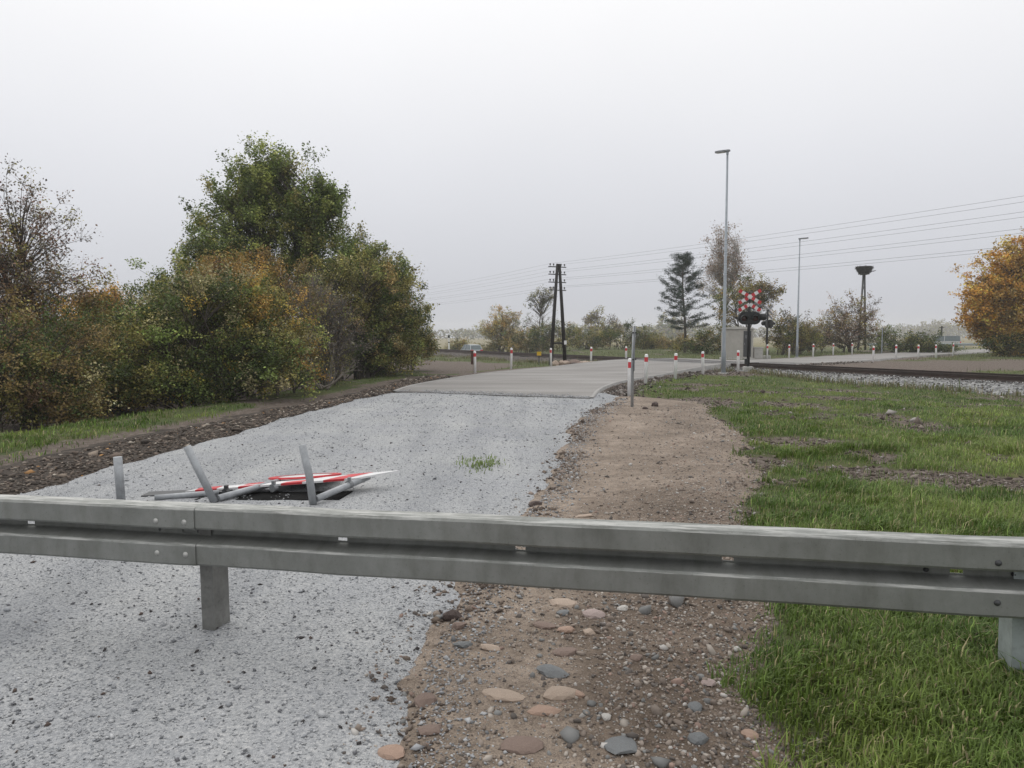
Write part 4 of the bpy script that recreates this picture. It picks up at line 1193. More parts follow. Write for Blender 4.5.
    off = np.clip(rng.normal(size=(len(idx2), 3)), -1.7, 1.7) * clump_r * .36 * np.array([1, 1, zsq])
    P_ = tc_[idx2] + dv[idx2] * tl[idx2] * rng.random((len(idx2), 1)) ** .8 + off
    idx = ti[idx2]
    keep = P_[:, 2] > .03
    P_ = P_[keep]; idx = idx[keep]
    colr = cl[idx] * np.exp(rng.normal(size=(len(idx), 1)) * leafvar)
    mixp = rng.random(len(idx)) < .06
    colr[mixp] = pick(pal, int(mixp.sum()))
    V, F_, c_ = leaves_np(P_, leaf * (.85 if by < 27 and leaf < .1 else 1), np.clip(colr, 0, .8), up, aspect, droop)
    np_mesh('crown', V, F_, M_LEAF, root, c_)
    return root

DG = (.075, .105, .030); MG = (.165, .215, .058); LG = (.28, .31, .085); OL = (.265, .24, .075); OB = (.28, .205, .08); BR = (.23, .15, .09); RB = (.27, .14, .09)
YE = (.60, .42, .10); OR = (.56, .29, .055); OC = (.42, .26, .07); PK = (.44, .34, .285); GB = (.17, .15, .125); PY = (.44, .39, .21)
def pal(*a): return [(*c, w) for c, w in a]

# ---- the thicket left of the road
GT = 'trees and bushes of the thicket left of the road'
plant('deciduous_tree', 'half-bare reddish-brown tree at the far left edge of the thicket', 'tree', (-13.6, 20),
      [(.1, 0, 4.6, 1.4, 1.6, 1.6, 3), (-1.0, 0, 3.8, 2.0, 1.7, 1.7, 3), (1.2, 0, 3.2, 1.1, 1.3, .9, 1.6)], pal((BR, 3), (RB, 2), (GB, 3), (OL, 1)), 420, 40, .26, .085, 5, .055, GT, shoot=.4, twigs=6)
plant('bush', 'olive-brown bush at the left frame edge above the grass strip', 'bush', (-10.9, 16.0),
      [(.2, 0, 1.5, 1.5, 1.3, 1.2, 3), (-.8, .3, 2.0, 1.5, 1.2, 1.0, 2), (.9, .2, .7, 1.0, 1.0, .7, 1.5), (-.6, -.3, .6, 1.2, .8, .6, 1.5)], pal((OL, 4), (OB, 3), (DG, 5), (BR, 2), (PY, .5)), 330, 85, .25, .075, 7, .05, GT)
plant('bush', 'dark olive shrub between the left edge bush and the yellowing bush', 'bush', (-10.6, 19.5),
      [(0, 0, 1.1, 1.6, 1.2, .8, 3), (1.2, 0, 1.2, 1.1, 1.0, 1.0, 2), (-1.3, 0, 1.6, 1.1, 1.1, 1.2, 2), (0, -.4, .6, 2.2, .9, .6, 2.5)], pal((OL, 4), (DG, 4), (OB, 3), (OC, .8)), 400, 85, .27, .08, 7, .05, GT)
plant('deciduous_tree', 'tall olive bush under the half-bare tree at the far left', 'bush', (-14.4, 22.5),
      [(.3, 0, 2.2, 2.0, 1.5, 1.4, 3), (1.6, 0, 1.8, 1.2, 1.2, 1.1, 2)], pal((OL, 4), (OB, 3), (MG, 2), (OC, 1)), 220, 80, .3, .09, 6, .06, GT)
plant('small_tree', 'small orange autumn tree glowing in the gap of the thicket', 'tree', (-16.2, 29.5),
      [(0, 0, 2.2, 1.0, 1.0, 1.4, 1)], pal((OR, 4), (OC, 3), (OB, 1)), 150, 80, .28, .10, 2, .07, GT)
plant('deciduous_tree', 'tallest green tree rising from the middle of the thicket', 'tree', (-10.0, 32.5),
      [(-.4, 0, 6.2, 2.5, 2.3, 2.6, 5), (-.6, 0, 8.5, 1.7, 1.6, 1.5, 3.0), (1.0, -.2, 6.4, 1.7, 1.6, 1.8, 2), (1.9, 0, 7.5, .6, .6, 1.0, 1.3), (-2.2, 0, 6.6, 1.1, 1.4, 1.8, 1.4), (1.6, 0, 4.4, 2.4, 2, 1.5, 2), (3.2, 0, 3.6, 1.0, 1.2, 1.5, .8)],
      pal((DG, 2.5), (MG, 5), (LG, 2.6), (OL, 1.5)), 860, 90, .31, .11, 4, .17, GT, shoot=1.2, zsq=1.0, leafvar=.3)
plant('deciduous_tree', 'thin-topped olive tree at the left shoulder of the tallest tree', 'tree', (-12.0, 28.5),
      [(.1, 0, 3.9, 1.5, 1.3, 1.6, 3), (.9, 0, 5.0, 1.0, .9, 1.2, 1.8), (-.9, 0, 3.0, 1.3, 1.2, 1.3, 2)], pal((OL, 4), (LG, 2), (MG, 4), (DG, 2)), 340, 80, .27, .09, 4, .08, GT, shoot=.9)
plant('deciduous_tree', 'orange-brown tree in front of the tallest green tree', 'tree', (-9.0, 25.5),
      [(.2, 0, 3.3, 1.6, 1.3, 1.3, 3), (-.8, 0, 3.6, 1.0, 1.0, 1.1, 1), (1.1, 0, 2.6, 1.2, 1.0, 1.2, 1)], pal((OC, 4), (OB, 5), (OL, 3), (BR, 2)), 340, 80, .26, .085, 4, .08, GT, shoot=.4)
plant('bush', 'big yellowing bush at the front of the thicket beside the rubble verge', 'bush', (-7.9, 19.3),
      [(-.2, 0, 1.7, 1.9, 1.3, 1.5, 4), (1.1, -.1, 1.2, 1.2, 1.1, 1.1, 2), (-1.4, 0, 1.5, 1.3, 1.1, 1.3, 2), (.2, .2, 2.5, 1.1, 1.0, .8, 1), (-.2, -.5, .6, 2.3, .9, .6, 2.5)], pal((OL, 4), (DG, 4), (LG, 2.5), (PY, 1.6), (YE, .2), (MG, 2), (DG, 2)), 560, 85, .25, .078, 9, .05, GT, shoot=.4, leafvar=.26)
plant('bush', 'bright yellow-leaved bush in the front middle of the thicket', 'bush', (-6.7, 20.6),
      [(-.2, 0, 1.9, 1.1, .9, 1.0, 3), (.3, -.1, 1.1, 1.0, .9, .9, 2), (-.5, 0, 2.6, .6, .6, .5, .8)], pal((YE, 3.5), (OC, 2), (OL, 4), (LG, 2), (PY, 1.5), (DG, 2)), 300, 75, .22, .078, 6, .045, GT, shoot=.5, leafvar=.26)
plant('bush', 'grey-brown twiggy bush, nearly leafless, right of the yellow-leaved bush', 'bush', (-6.5, 24.3),
      [(0, 0, 1.9, 1.1, 1.0, 1.7, 3), (.7, 0, 1.3, .9, .9, 1.1, 1)], pal((GB, 5), (BR, 2), (OL, 1)), 260, 34, .26, .06, 10, .04, GT, bark=worn('grey_twigs', (.10, .088, .078), .9, var=.3), twigs=10, shoot=.5)
plant('deciduous_tree', 'broad olive-green tree at the right end of the thicket', 'tree', (-6.3, 30.0),
      [(.2, 0, 2.9, 2.1, 1.6, 1.9, 4), (1.5, 0, 3.0, 1.3, 1.2, 1.4, 2), (.6, 0, 1.3, 2.0, 1.4, 1.2, 2.4), (-1.2, 0, 3.4, 1.2, 1.1, 1.4, 1)], pal((OL, 5), (DG, 4), (LG, 2), (OB, 2), (PY, .8)), 620, 90, .27, .09, 6, .09, GT, shoot=.4, leafvar=.32)
plant('deciduous_tree', 'slim green tree with upright shoots behind the thicket\'s right end', 'tree', (-6.3, 35.5),
      [(.2, 0, 4.0, 1.6, 1.4, 1.8, 3), (-1.3, 0, 4.9, 1.2, 1.1, 1.5, 2), (1.0, 0, 3.4, 1.0, 1.0, 1.4, 1)], pal((MG, 4), (DG, 3), (OL, 3), (LG, 1)), 360, 85, .27, .1, 4, .09, GT, shoot=1.2)
plant('bush', 'low dark bush at the foot of the thicket\'s right end by the lay-by', 'bush', (-5.2, 33.6),
      [(0, 0, 1.0, 1.5, 1.1, 1.0, 1), (.9, .3, 1.5, .7, .7, 1.1, .7)], pal((DG, 4), (OL, 4), (OB, 2)), 190, 80, .24, .08, 6, .04, GT)
plant('bush', 'dark understorey bush deep below the tallest green tree', 'bush', (-10.2, 23.5),
      [(0, 0, 1.5, 2.6, 1.2, 1.5, 1)], pal((DG, 5), (OL, 3), (GB, 2)), 340, 85, .3, .09, 8, .05, GT)
plant('bush', 'dark green undergrowth behind the orange small tree', 'bush', (-17.5, 33.5),
      [(-.5, 0, 1.1, 3.4, 1.6, 1.0, 1)], pal((DG, 4), (OL, 4)), 220, 85, .35, .12, 8, .05, GT)
# pale dead branches on the verge
DB = empty('dead_branches', (-5.75, 22.3, gz(-5.75, 22.3)), 0, 'pale fallen dead branches tangled at the foot of the grey-brown bush', 'branches')
for q in range(9):
    a = random.uniform(-.6, 1.2); L_ = random.uniform(.8, 1.9); el = random.uniform(.1, 1.15) if q < 5 else random.uniform(.05, .25)
    az_ = random.uniform(-.6, 3.6)
    pts = [Vector((random.uniform(-.3, .3), random.uniform(-.2, .2), .03))]
    d = Vector((math.cos(az_) * math.cos(el), .4 * math.sin(az_) * math.cos(el), math.sin(el)))
    mb = MB()
    for k_ in range(6):
        d = (d + Vector((random.gauss(0, .16), random.gauss(0, .1), random.gauss(0, .14)))).normalized()
        pts.append(pts[-1] + d * L_ / 6)
    for p in pts: p.z = max(p.z, .03)
    mb.tube(pts, [.035 * (1 - .8 * k_ / 6) for k_ in range(7)], 6)
    for k_ in range(2, 6):
        d2 = (d + Vector((random.gauss(0, .7), random.gauss(0, .4), random.gauss(.2, .5)))).normalized()
        m_ = pts[k_] + d2 * .3; e2 = m_ + (d2 + Vector((random.gauss(0, .4), 0, random.gauss(0, .3)))) * .25
        mb.tube([pts[k_], m_, e2], [.014, .009, .004], 5)
    mb.build('branch', M_PALEBARK, DB, True)

# ---- beyond the crossing
GR_ = 'trees beyond the level crossing'
def pine(x, y, h, label):
    r_ = empty('pine_tree', (x, y, gz(x, y)), 0, label, 'tree', GR_)
    t_ = np.linspace(0, 1, 10)[:, None]
    P_ = np.c_[t_ * -.35 + .08 * np.sin(t_ * 7), .05 * np.cos(t_ * 5), t_ * h]
    segs = [(P_, .14 * (1 - .9 * t_[:, 0]) + .01)]
    Pn, Cn = [], []
    for k_ in range(90):
        z = h * (.24 + .74 * ((k_ + random.random()) / 90))
        f = (z / h - .24) / .76
        L_ = (2.7 * (1 - f) ** .8 + .3) * random.uniform(.55, 1.15) * (.65 + .6 * min(1, f * 5))
        az_ = random.uniform(0, 6.283)
        a = np.array([np.interp(z, P_[:, 2], P_[:, 0]), np.interp(z, P_[:, 2], P_[:, 1]), z])
        u = np.linspace(0, 1, 6)[:, None]
        dv = np.array([math.cos(az_), math.sin(az_), 0])
        Bp = a + dv * u * L_ + np.array([0, 0, 1]) * (u ** 2 * (.28 + .5 * f) * L_ - .16 * u * L_ * (1 - f))
        segs.append((Bp, np.linspace(.03, .006, 6)))
        for q in range(7):
            tt = random.uniform(.35, 1.0)
            c = np.array([np.interp(tt, u[:, 0], Bp[:, i_]) for i_ in range(3)])
            m_ = int(34)
            Pn.append(c + rng.normal(size=(m_, 3)) * np.array([.17, .17, .07])); Cn.append(np.tile(np.array([.034, .055, .040]) * random.uniform(.7, 1.35), (m_, 1)) * np.exp(rng.normal(size=(m_, 1)) * .2))
    V, F_ = tubes_np(segs, 6)
    np_mesh('trunk', V, F_, M_BARK, r_)
    V, F_, c_ = leaves_np(np.concatenate(Pn), .17, np.concatenate(Cn), .2, .22)
    np_mesh('crown', V, F_, M_LEAF, r_, c_)
pine(16.0, 68.5, 9.0, 'dark green pine with a bare slender trunk standing left of the near street lamp')
plant('birch_tree', 'tall thin birch with pinkish-brown leaves behind the near street lamp', 'tree', (20.6, 72.5),
      [(-.2, 0, 9.6, 1.5, 1.4, 3.2, 3), (.9, 0, 8.3, 1.3, 1.2, 2.6, 2.2), (-1.0, 0, 7.0, 1.1, 1.1, 2.2, 1.2)], pal((PK, 5), (BR, 2), (OB, 1.2), (RB, 1.2)), 340, 42, .36, .11, 2, .13, GR_, M_BIRCH, shoot=0, twigs=7, zsq=1.5, droop=.6, leafvar=.3, wood_r=.03)
plant('deciduous_tree', 'olive-brown tree beneath the birch, behind the relay hut', 'tree', (20.9, 66.5),
      [(0, 0, 4.4, 2.3, 1.7, 2.0, 4), (1.9, 0, 5.0, 1.2, 1.2, 1.2, 1.4), (-1.4, 0, 3.4, 1.3, 1.2, 1.5, 1.3)], pal((OL, 4), (OB, 3), (DG, 3), (OC, 1), (GB, 2)), 260, 65, .34, .12, 4, .11, GR_, shoot=.5, leafvar=.3)
plant('bush', 'dark olive bush right behind the rear crossing signal', 'bush', (22.6, 61.5),
      [(0, 0, 1.8, 1.7, 1.2, 1.7, 3), (1.6, 0, 1.6, 1.2, 1.0, 1.2, 1.5)], pal((OL, 3), (DG, 3), (OB, 3), (GB, 2)), 220, 65, .3, .1, 6, .06, GR_, shoot=.5)
plant('bush', 'low olive bush behind the farther street lamp', 'bush', (24.9, 64.5), [(0, 0, 1.2, 1.6, 1.1, 1.3, 1)], pal((OL, 3), (OB, 4), (GB, 3)), 120, 60, .3, .1, 6, .05, GR_, shoot=.5)
plant('bush', 'dark bush under the pine, left of the relay hut', 'bush', (17.3, 64.0), [(0, 0, 1.1, 1.6, 1.1, 1.1, 1), (-1.6, 0, .8, 1.2, 1, .8, .8)], pal((OL, 3), (DG, 4), (OB, 3)), 170, 60, .3, .1, 6, .05, GR_)
plant('bush', 'large brown bush beneath the stork nest', 'bush', (32.5, 71.0),
      [(0, 0, 2.8, 2.5, 1.8, 2.1, 4), (1.5, 0, 2.0, 1.6, 1.4, 1.5, 1.4), (-1.9, 0, 1.7, 1.6, 1.4, 1.4, 1.4)], pal((OB, 4), (BR, 4), (PK, 2.2), (OL, 2), (GB, 2)), 380, 55, .34, .11, 8, .08, GR_, shoot=.7, leafvar=.3)
plant('bush', 'grey-brown leafless thicket left of the large brown bush', 'bush', (28.6, 70.5), [(0, 0, 1.5, 2.0, 1.2, 1.3, 1)], pal((GB, 4), (OB, 3), (OL, 1)), 160, 40, .3, .1, 8, .05, GR_, shoot=.8, twigs=8)
plant('hedge', 'dark green hedge right below the stork nest', 'hedge', (36.5, 69.0), [(-1.2, 0, .9, 1.8, 1.0, 1.1, 2), (1.5, 0, .8, 2.2, 1.0, .8, 2), (3.6, 0.5, .35, 1.8, 1.0, .35, .7)], pal((DG, 5), (MG, 2), (OL, 2)), 320, 65, .3, .1, 8, .05, GR_)
plant('deciduous_tree', 'broad orange-yellow autumn tree at the right frame edge', 'tree', (38.7, 58.0),
      [(0, 0, 5.6, 3.2, 2.4, 3.0, 5), (1.8, 0, 6.6, 2.6, 2.4, 2.6, 3), (-1.6, -.3, 4.4, 2.0, 1.8, 1.9, 3), (2.6, 0, 3.2, 3, 2.2, 1.8, 2), (-1.6, 0, 2.6, 1.6, 1.4, 1.1, 1.8), (-.2, -.8, 1.7, 2.4, 1.4, 1.2, 1.8)], pal((OR, 5), (OC, 4), (YE, 4), (OB, .5)), 1000, 105, .40, .15, 5, .17, GR_, leafvar=.28)
plant('bush', 'dark green bush under the orange tree at the right edge', 'bush', (37.4, 56.4), [(0, 0, .8, 1.6, 1.0, .9, 2), (2.6, 0, 1.4, 2.2, 1.3, 1.5, 3)], pal((DG, 5), (OL, 2), (OC, 1)), 240, 65, .3, .1, 8, .05, GR_)

# ---- hedges and trees beyond the railway, left and centre
GF = 'trees and bushes beyond the railway'
plant('deciduous_tree', 'pale yellowish tree beyond the railway above the distant car', 'tree', (-1.4, 101), [(0, 0, 4.1, 2.3, 1.8, 2.1, 3), (.5, 0, 2.4, 3.2, 1.8, 1.7, 2)], pal((PY, 3), (OC, 3), (OL, 2.5), (YE, .8)), 240, 60, .42, .15, 4, .12, GF, shoot=.4)
plant('deciduous_tree', 'tall nearly bare tree just left of the telegraph pole', 'tree', (3.6, 98), [(-.6, 0, 6.4, 1.2, 1.1, 2.0, 2), (.9, 0, 6.8, 1.0, 1.0, 1.8, 1.6), (0, 0, 4.0, 1.8, 1.4, 2.2, 1.6)], pal((GB, 4), (DG, 3), (OL, 2)), 170, 30, .34, .12, 4, .13, GF, shoot=1.2, twigs=6, wood_r=.035)
HB = [(-8.0, 112, 2.2, 1.6, OL, 'olive bush behind the distant car'), (-1.6, 101, 2.8, 2.2, OL, 'wide olive bush right of the distant car'), (1.6, 90, 2.7, 2.6, OB, 'brownish bush below the pale yellowish tree'),
      (5.4, 87, 2.8, 2.9, DG, 'dark green bush behind the telegraph pole'), (9.0, 92, 2.9, 2.4, OL, 'olive bush right of the telegraph pole'), (13.2, 88, 3.2, 2.9, DG, 'dark rounded bush left of the edge-on sign post'),
      (16.6, 90, 2.2, 1.5, OL, 'low bush behind the edge-on sign post'), (20.0, 88, 2.6, 1.1, OB, 'low brownish bush left of the pine')]
for x, y, rx, h_, c0, lb in HB:
    plant('bush', lb + ' beyond the railway', 'bush', (x, y), [(0, 0, h_ * .5, rx, 1.4, h_ * .55, 3), (rx * .4, 0, h_ * .62, rx * .5, 1.1, h_ * .5, 1)], pal((c0, 5), (OL, 3), (DG, 2), (OB, 2)), 190, 60, .34, .12, 6, .06, GF)
plant('deciduous_tree', 'hazy round-topped tree behind the hedges right of the telegraph pole', 'tree', (13.5, 118), [(0, 0, 4.2, 1.7, 1.5, 2.0, 1), (2.6, 0, 3.0, 1.6, 1.4, 1.4, .8)], pal((GB, 3), (OL, 3), (OB, 2)), 130, 60, .45, .16, 3, .12, GF)
# far woods that melt into the haze
def wood(name, label, items, pl, leaf=.5):
    Pn, Cn = [], []
    for x, y, w_, h_ in items:
        m_ = int(w_ * h_ * 5.5 / leaf ** 1.2)
        u = rng.uniform(-1, 1, m_); zz = rng.random(m_) ** .8
        prof_ = h_ * (.55 + .45 * np.sqrt(np.clip(1 - u * u, 0, 1))) * (.8 + .5 * vnoise(x + u * w_ * .35, np.full(m_, y * .1)))
        Pn.append(np.c_[x + u * w_ / 2, y + rng.normal(size=m_) * 2.5, float(gz(x, y)) + zz * prof_])
        Cn.append(pick(pl, m_) * rng.uniform(.7, 1.3, (m_, 1)))
    V, F_, c_ = leaves_np(np.concatenate(Pn), leaf, np.concatenate(Cn), .3)
    o = np_mesh(name, V, F_, M_LEAF, None, c_); tag(o, label, 'wood', kind='stuff')
wood('far_wood', 'distant hazy wood along the horizon beyond the railway', [(36, 370, 36, 6), (75, 380, 18, 8), (84, 390, 14, 13), (96, 400, 24, 8), (-56, 520, 120, 6), (40, 640, 180, 9), (150, 640, 120, 9), (-160, 680, 180, 10), (150, 520, 40, 8), (240, 640, 80, 9), (340, 720, 160, 11), (400, 640, 100, 10)], pal((OL, 3), (DG, 3), (GB, 3)), 1.7)
wood('far_grove', 'pale flat-topped grove fading into fog left of the orange tree', [(318, 560, 22, 13), (304, 565, 18, 9), (338, 570, 30, 12)], pal((OL, 3), (GB, 3)), 1.5)

# ------------------------------------------------------------------ loose stones
def chips(name, label, cat, P_, size, col, flat=.6, jag=.25, sides=0):
    """many small angular stones in one mesh: jittered octahedra"""
    n_ = len(P_)
    base = np.array([(1, 0, 0), (0, 1, 0), (-1, 0, 0), (0, -1, 0), (0, 0, 1), (0, 0, -1)], float)
    fc = np.array([(0, 1, 4), (1, 2, 4), (2, 3, 4), (3, 0, 4), (1, 0, 5), (2, 1, 5), (3, 2, 5), (0, 3, 5)])
    if sides:                      # rounder pebble
        bm = bmesh.new(); bmesh.ops.create_icosphere(bm, subdivisions=1, radius=1); bm.verts.index_update()
        base = np.array([v.co[:] for v in bm.verts]); fc = np.array([[v.index for v in f.verts] for f in bm.faces]); bm.free()
    k_ = len(base)
    V = base[None] * (1 + rng.normal(size=(n_, k_, 1)) * jag * .6) + rng.normal(size=(n_, k_, 3)) * jag * .35
    sc_ = size[:, None] * np.exp(rng.normal(size=(n_, 3)) * .22) * np.array([1, .85, flat])
    V = V * sc_[:, None, :]
    th = rng.uniform(0, 6.283, n_); c, s_ = np.cos(th), np.sin(th)
    X_ = V[..., 0] * c[:, None] - V[..., 1] * s_[:, None]; Y_ = V[..., 0] * s_[:, None] + V[..., 1] * c[:, None]
    tl = rng.normal(size=(n_, 2)) * .25
    Z_ = V[..., 2] + X_ * tl[:, :1] + Y_ * tl[:, 1:]
    W_ = np.stack([X_, Y_, Z_], -1) + P_[:, None, :]
    F_ = (np.arange(n_)[:, None, None] * k_ + fc[None]).reshape(-1, 3)
    o = np_mesh(name, W_.reshape(-1, 3), F_, M_STONE, None, np.repeat(col, k_, axis=0), False)
    tag(o, label, cat, kind='stuff')
    return o
def scatter(n_, y0, y1, xl, xr, power=1.0):
    """points denser close by"""
    u = rng.random(n_)
    y = y0 * (y1 / y0) ** (u ** power)
    a, b_ = xl(y), xr(y)
    return a + (b_ - a) * rng.random(n_), y
# grey chips on the gravel road
x, y = scatter(52000, 2.3, 21, lambda y: np.maximum(grav_l(y), -.74 * y - .3), lambda y: grav_r(y) + .25, .9)
dens = fbm(x * 1.3, y * 1.3, 3)
k_ = (grav_e(x, y) > -.25) & (rng.random(len(x)) < .45 + 1.6 * np.clip(dens + .12, 0, 1))
x, y = x[k_], y[k_]
sz = np.exp(rng.normal(size=len(x)) * .40) * .0040 * (1 + .07 * y)
tone = rng.random(len(x))[:, None]
c_ = np.where(tone < .14, np.array([[.15, .155, .165]]), np.where(tone < .5, np.array([[.29, .30, .315]]), np.array([[.42, .425, .43]]))) * rng.uniform(.8, 1.2, (len(x), 1))
chips('gravel_chips', 'loose light and dark grey chips strewn over the gravel road', 'gravel', np.c_[x, y, grav_z(x, y) + sz * .25], sz, np.clip(c_, 0, .6))
y = 2.3 * (19 / 2.3) ** rng.random(6500); x = grav_r(y) + np.abs(rng.normal(size=len(y))) * .20 - .06
sz = np.exp(rng.normal(size=len(x)) * .45) * .0048 * (1 + .06 * y)
zz = np.maximum(path_z(x, y), np.where(grav_e(x, y) > -.1, grav_z(x, y), -1))
chips('gravel_spill', 'grey chips spilled from the gravel road onto the earth path edge', 'gravel', np.c_[x, y, zz + sz * .3], sz, pick([(.30, .305, .315, 3), (.40, .405, .41, 3), (.17, .175, .18, 1), (.22, .18, .15, 1.5)], len(x)) * rng.uniform(.8, 1.15, (len(x), 1)))
t_ = rng.random(3200); p = G3[0, 0][None] + (G3[0, -1] - G3[0, 0])[None] * t_[:, None] - nv[None] * (np.abs(rng.normal(size=len(t_))) * .45 - .10)[:, None]
k_ = fbm(p[:, 0] * 1.3, p[:, 1] * .5, 2) > -.12; p = p[k_]
sz = np.exp(rng.normal(size=len(p)) * .4) * .012
chips('road_edge_gravel', 'gravel chips carried onto the near edge of the paved road', 'gravel', np.c_[p, road_z(p[:, 0], p[:, 1]) + sz * .2], sz, pick([(.30, .305, .315, 3), (.40, .405, .41, 3), (.17, .175, .18, 1)], len(p)))
# a few larger dark stones on it
x, y = scatter(260, 2.6, 20, lambda y: np.maximum(grav_l(y) + .2, -.7 * y), lambda y: grav_r(y) - .1)
sz = rng.uniform(.006, .015, len(x)) * (1 + .04 * y)
chips('dark_pebbles', 'scattered dark pebbles on the grey gravel road', 'pebbles', np.c_[x, y, grav_z(x, y) + sz * .3], sz, pick([(.05, .045, .045, 3), (.10, .075, .065, 2), (.14, .14, .15, 2)], len(x)))
# pebbles of the earth path
x, y = scatter(46000, 2.3, 17, lambda y: grav_r(y) - .35, lambda y: path_r(y) + .3, .85)
den = sstep(0, 1.0, (x - grav_r(y)) / (path_r(y) - grav_r(y)) + .6 * fbm(x * 2, y * 2, 2)) * .85 + .15
den = den * (1 - .65 * sstep(5, 9, y))
k_ = (path_e(x, y) > -.30) & (rng.random(len(x)) < den); x, y = x[k_], y[k_]
sz = np.exp(rng.normal(size=len(x)) * .5) * .0052 * (1 + .05 * y)
c_ = pick([(.19, .155, .13, 4), (.27, .225, .19, 4), (.36, .32, .28, 3), (.28, .20, .165, 1), (.43, .41, .385, 1.5), (.12, .105, .095, 3), (.21, .21, .205, 1.2)], len(x)) * rng.uniform(.8, 1.15, (len(x), 1))
zz = np.maximum(path_z(x, y), np.where(grav_e(x, y) > 0, grav_z(x, y), -1))
nr_ = y < 4.6
chips('path_pebbles', 'small mixed pebbles bedded in the brown earth path in front', 'pebbles', np.c_[x, y, zz + sz * .2][nr_], sz[nr_], c_[nr_], .7, .3, 1)
chips('path_grit', 'fine grit on the brown earth path beyond the guardrail', 'grit', np.c_[x, y, zz + sz * .2][~nr_], sz[~nr_], c_[~nr_], .7, .25)
# dark crumbly soil where gravel and earth meet
y = rng.uniform(2.3, 19, 3600); x = grav_r(y) + rng.normal(size=len(y)) * .13
k_ = fbm(x * 1.1 + 4, y * 1.1, 2) > -.08; x, y = x[k_], y[k_]
sz = np.exp(rng.normal(size=len(x)) * .5) * .0095 * (1 + .02 * y)
zz = np.maximum(path_z(x, y), np.where(grav_e(x, y) > -.1, grav_z(x, y), -1))
chips('edge_crumbs', 'dark crumbs of earth along the edge between gravel and path', 'soil', np.c_[x, y, zz + sz * .2], sz, pick([(.09, .07, .058, 3), (.16, .125, .10, 2), (.25, .20, .17, 1)], len(x)))
# rubble and dead leaves on the left verge
y = rng.uniform(5.5, 29, 15000); f = rng.random(len(y))
x = litter_l(y) + .25 + (grav_l(y) + .15 - litter_l(y) - .25) * f ** .75
x = np.where(y > 21.3, litter_l(y) + rng.random(len(y)) * 1.0, x)
k_ = (litter_e(x, y) > -.2) & (road_e(x, y) < -.12) & (grav_e(x, y) < .25); x, y = x[k_], y[k_]
sz = np.exp(rng.normal(size=len(x)) * .45) * .016 * (.8 + .035 * y)
c_ = pick([(.08, .064, .052, 6), (.13, .10, .08, 4), (.21, .17, .135, 2.5), (.34, .30, .25, 1.0), (.40, .22, .09, .08), (.06, .05, .042, 4)], len(x)) * rng.uniform(.75, 1.2, (len(x), 1))
chips('leaf_litter', 'brown dead leaves and rubble bits along the left edge of the gravel road', 'leaf litter', np.c_[x, y, lit_z(x, y) + sz * .15], sz, c_, .35, .35)
# crumbs along the kerb and soil fringe of the bend
t_ = rng.uniform(.0, .34, 5000); q = (t_ * (NR - 1)); i0 = q.astype(int); fr = (q - i0)[:, None]
pk_ = RR[i0] * (1 - fr) + RR[i0 + 1] * fr
x = pk_[:, 0] + .15 + np.abs(rng.normal(size=len(t_))) * .55; y = pk_[:, 1] - np.abs(rng.normal(size=len(t_))) * .35
k_ = (road_e(x, y) < -.14); x, y = x[k_], y[k_]
sz = np.exp(rng.normal(size=len(x)) * .4) * .035
chips('kerb_rubble', 'dark soil lumps and stones along the inside kerb of the bend', 'rubble', np.c_[x, y, ground_z(x, y) + sz * .3], sz, pick([(.08, .065, .055, 4), (.15, .125, .11, 3), (.28, .26, .24, 1.5), (.045, .038, .034, 2)], len(x)))
# clods on the open soil of the meadow
x, y = scatter(26000, 5, 34, lambda y: np.maximum(path_r(np.minimum(y, 19)) - .2, 2), lambda y: np.minimum(.74 * y, 22))
k_ = (bare(x, y) > .45) & (road_e(x, y) < -.3) & (track_d(x, y) < -2.8) & (path_e(x, y) < .0); x, y = x[k_], y[k_]
sz = np.exp(rng.normal(size=len(x)) * .5) * .012 * (.7 + .06 * y)
chips('soil_clods', 'crumbly brown clods on the bare soil patches of the meadow', 'soil', np.c_[x, y, ground_z(x, y) + sz * .2], sz, pick([(.07, .055, .045, 3), (.13, .105, .088, 3), (.22, .185, .16, 1.2), (.30, .28, .26, .5)], len(x)))
# ballast stones
s_ = rng.uniform(-22, 14, 14000); d_ = rng.uniform(-2.45, 2.4, len(s_)); p = TP[None] + TD[None] * s_[:, None] + TN[None] * d_[:, None]
k_ = (np.abs(np.abs(d_) - .753) > .12) & (road_e(p[:, 0], p[:, 1]) < -.1) & ((np.abs(d_) > 1.35) | (rng.random(len(d_)) < .3)); p = p[k_]; d_ = d_[k_]
sz = rng.uniform(.022, .048, len(p))
zz = TZ + np.interp(np.abs(d_), [0, 1.5, 1.7, 2.5, 2.9], [-.07, -.06, -.07, -.45, -.75])
c_ = np.where((np.abs(d_) < 1.3)[:, None], pick([(.06, .048, .04, 2), (.11, .09, .075, 1)], len(p)), pick([(.16, .16, .16, 2.5), (.29, .29, .285, 3), (.42, .42, .41, 1.5), (.10, .09, .085, 2)], len(p)))
chips('ballast_stones', 'loose light grey ballast stones along the railway', 'ballast', np.c_[p, zz + sz * .5], sz, c_, .8)

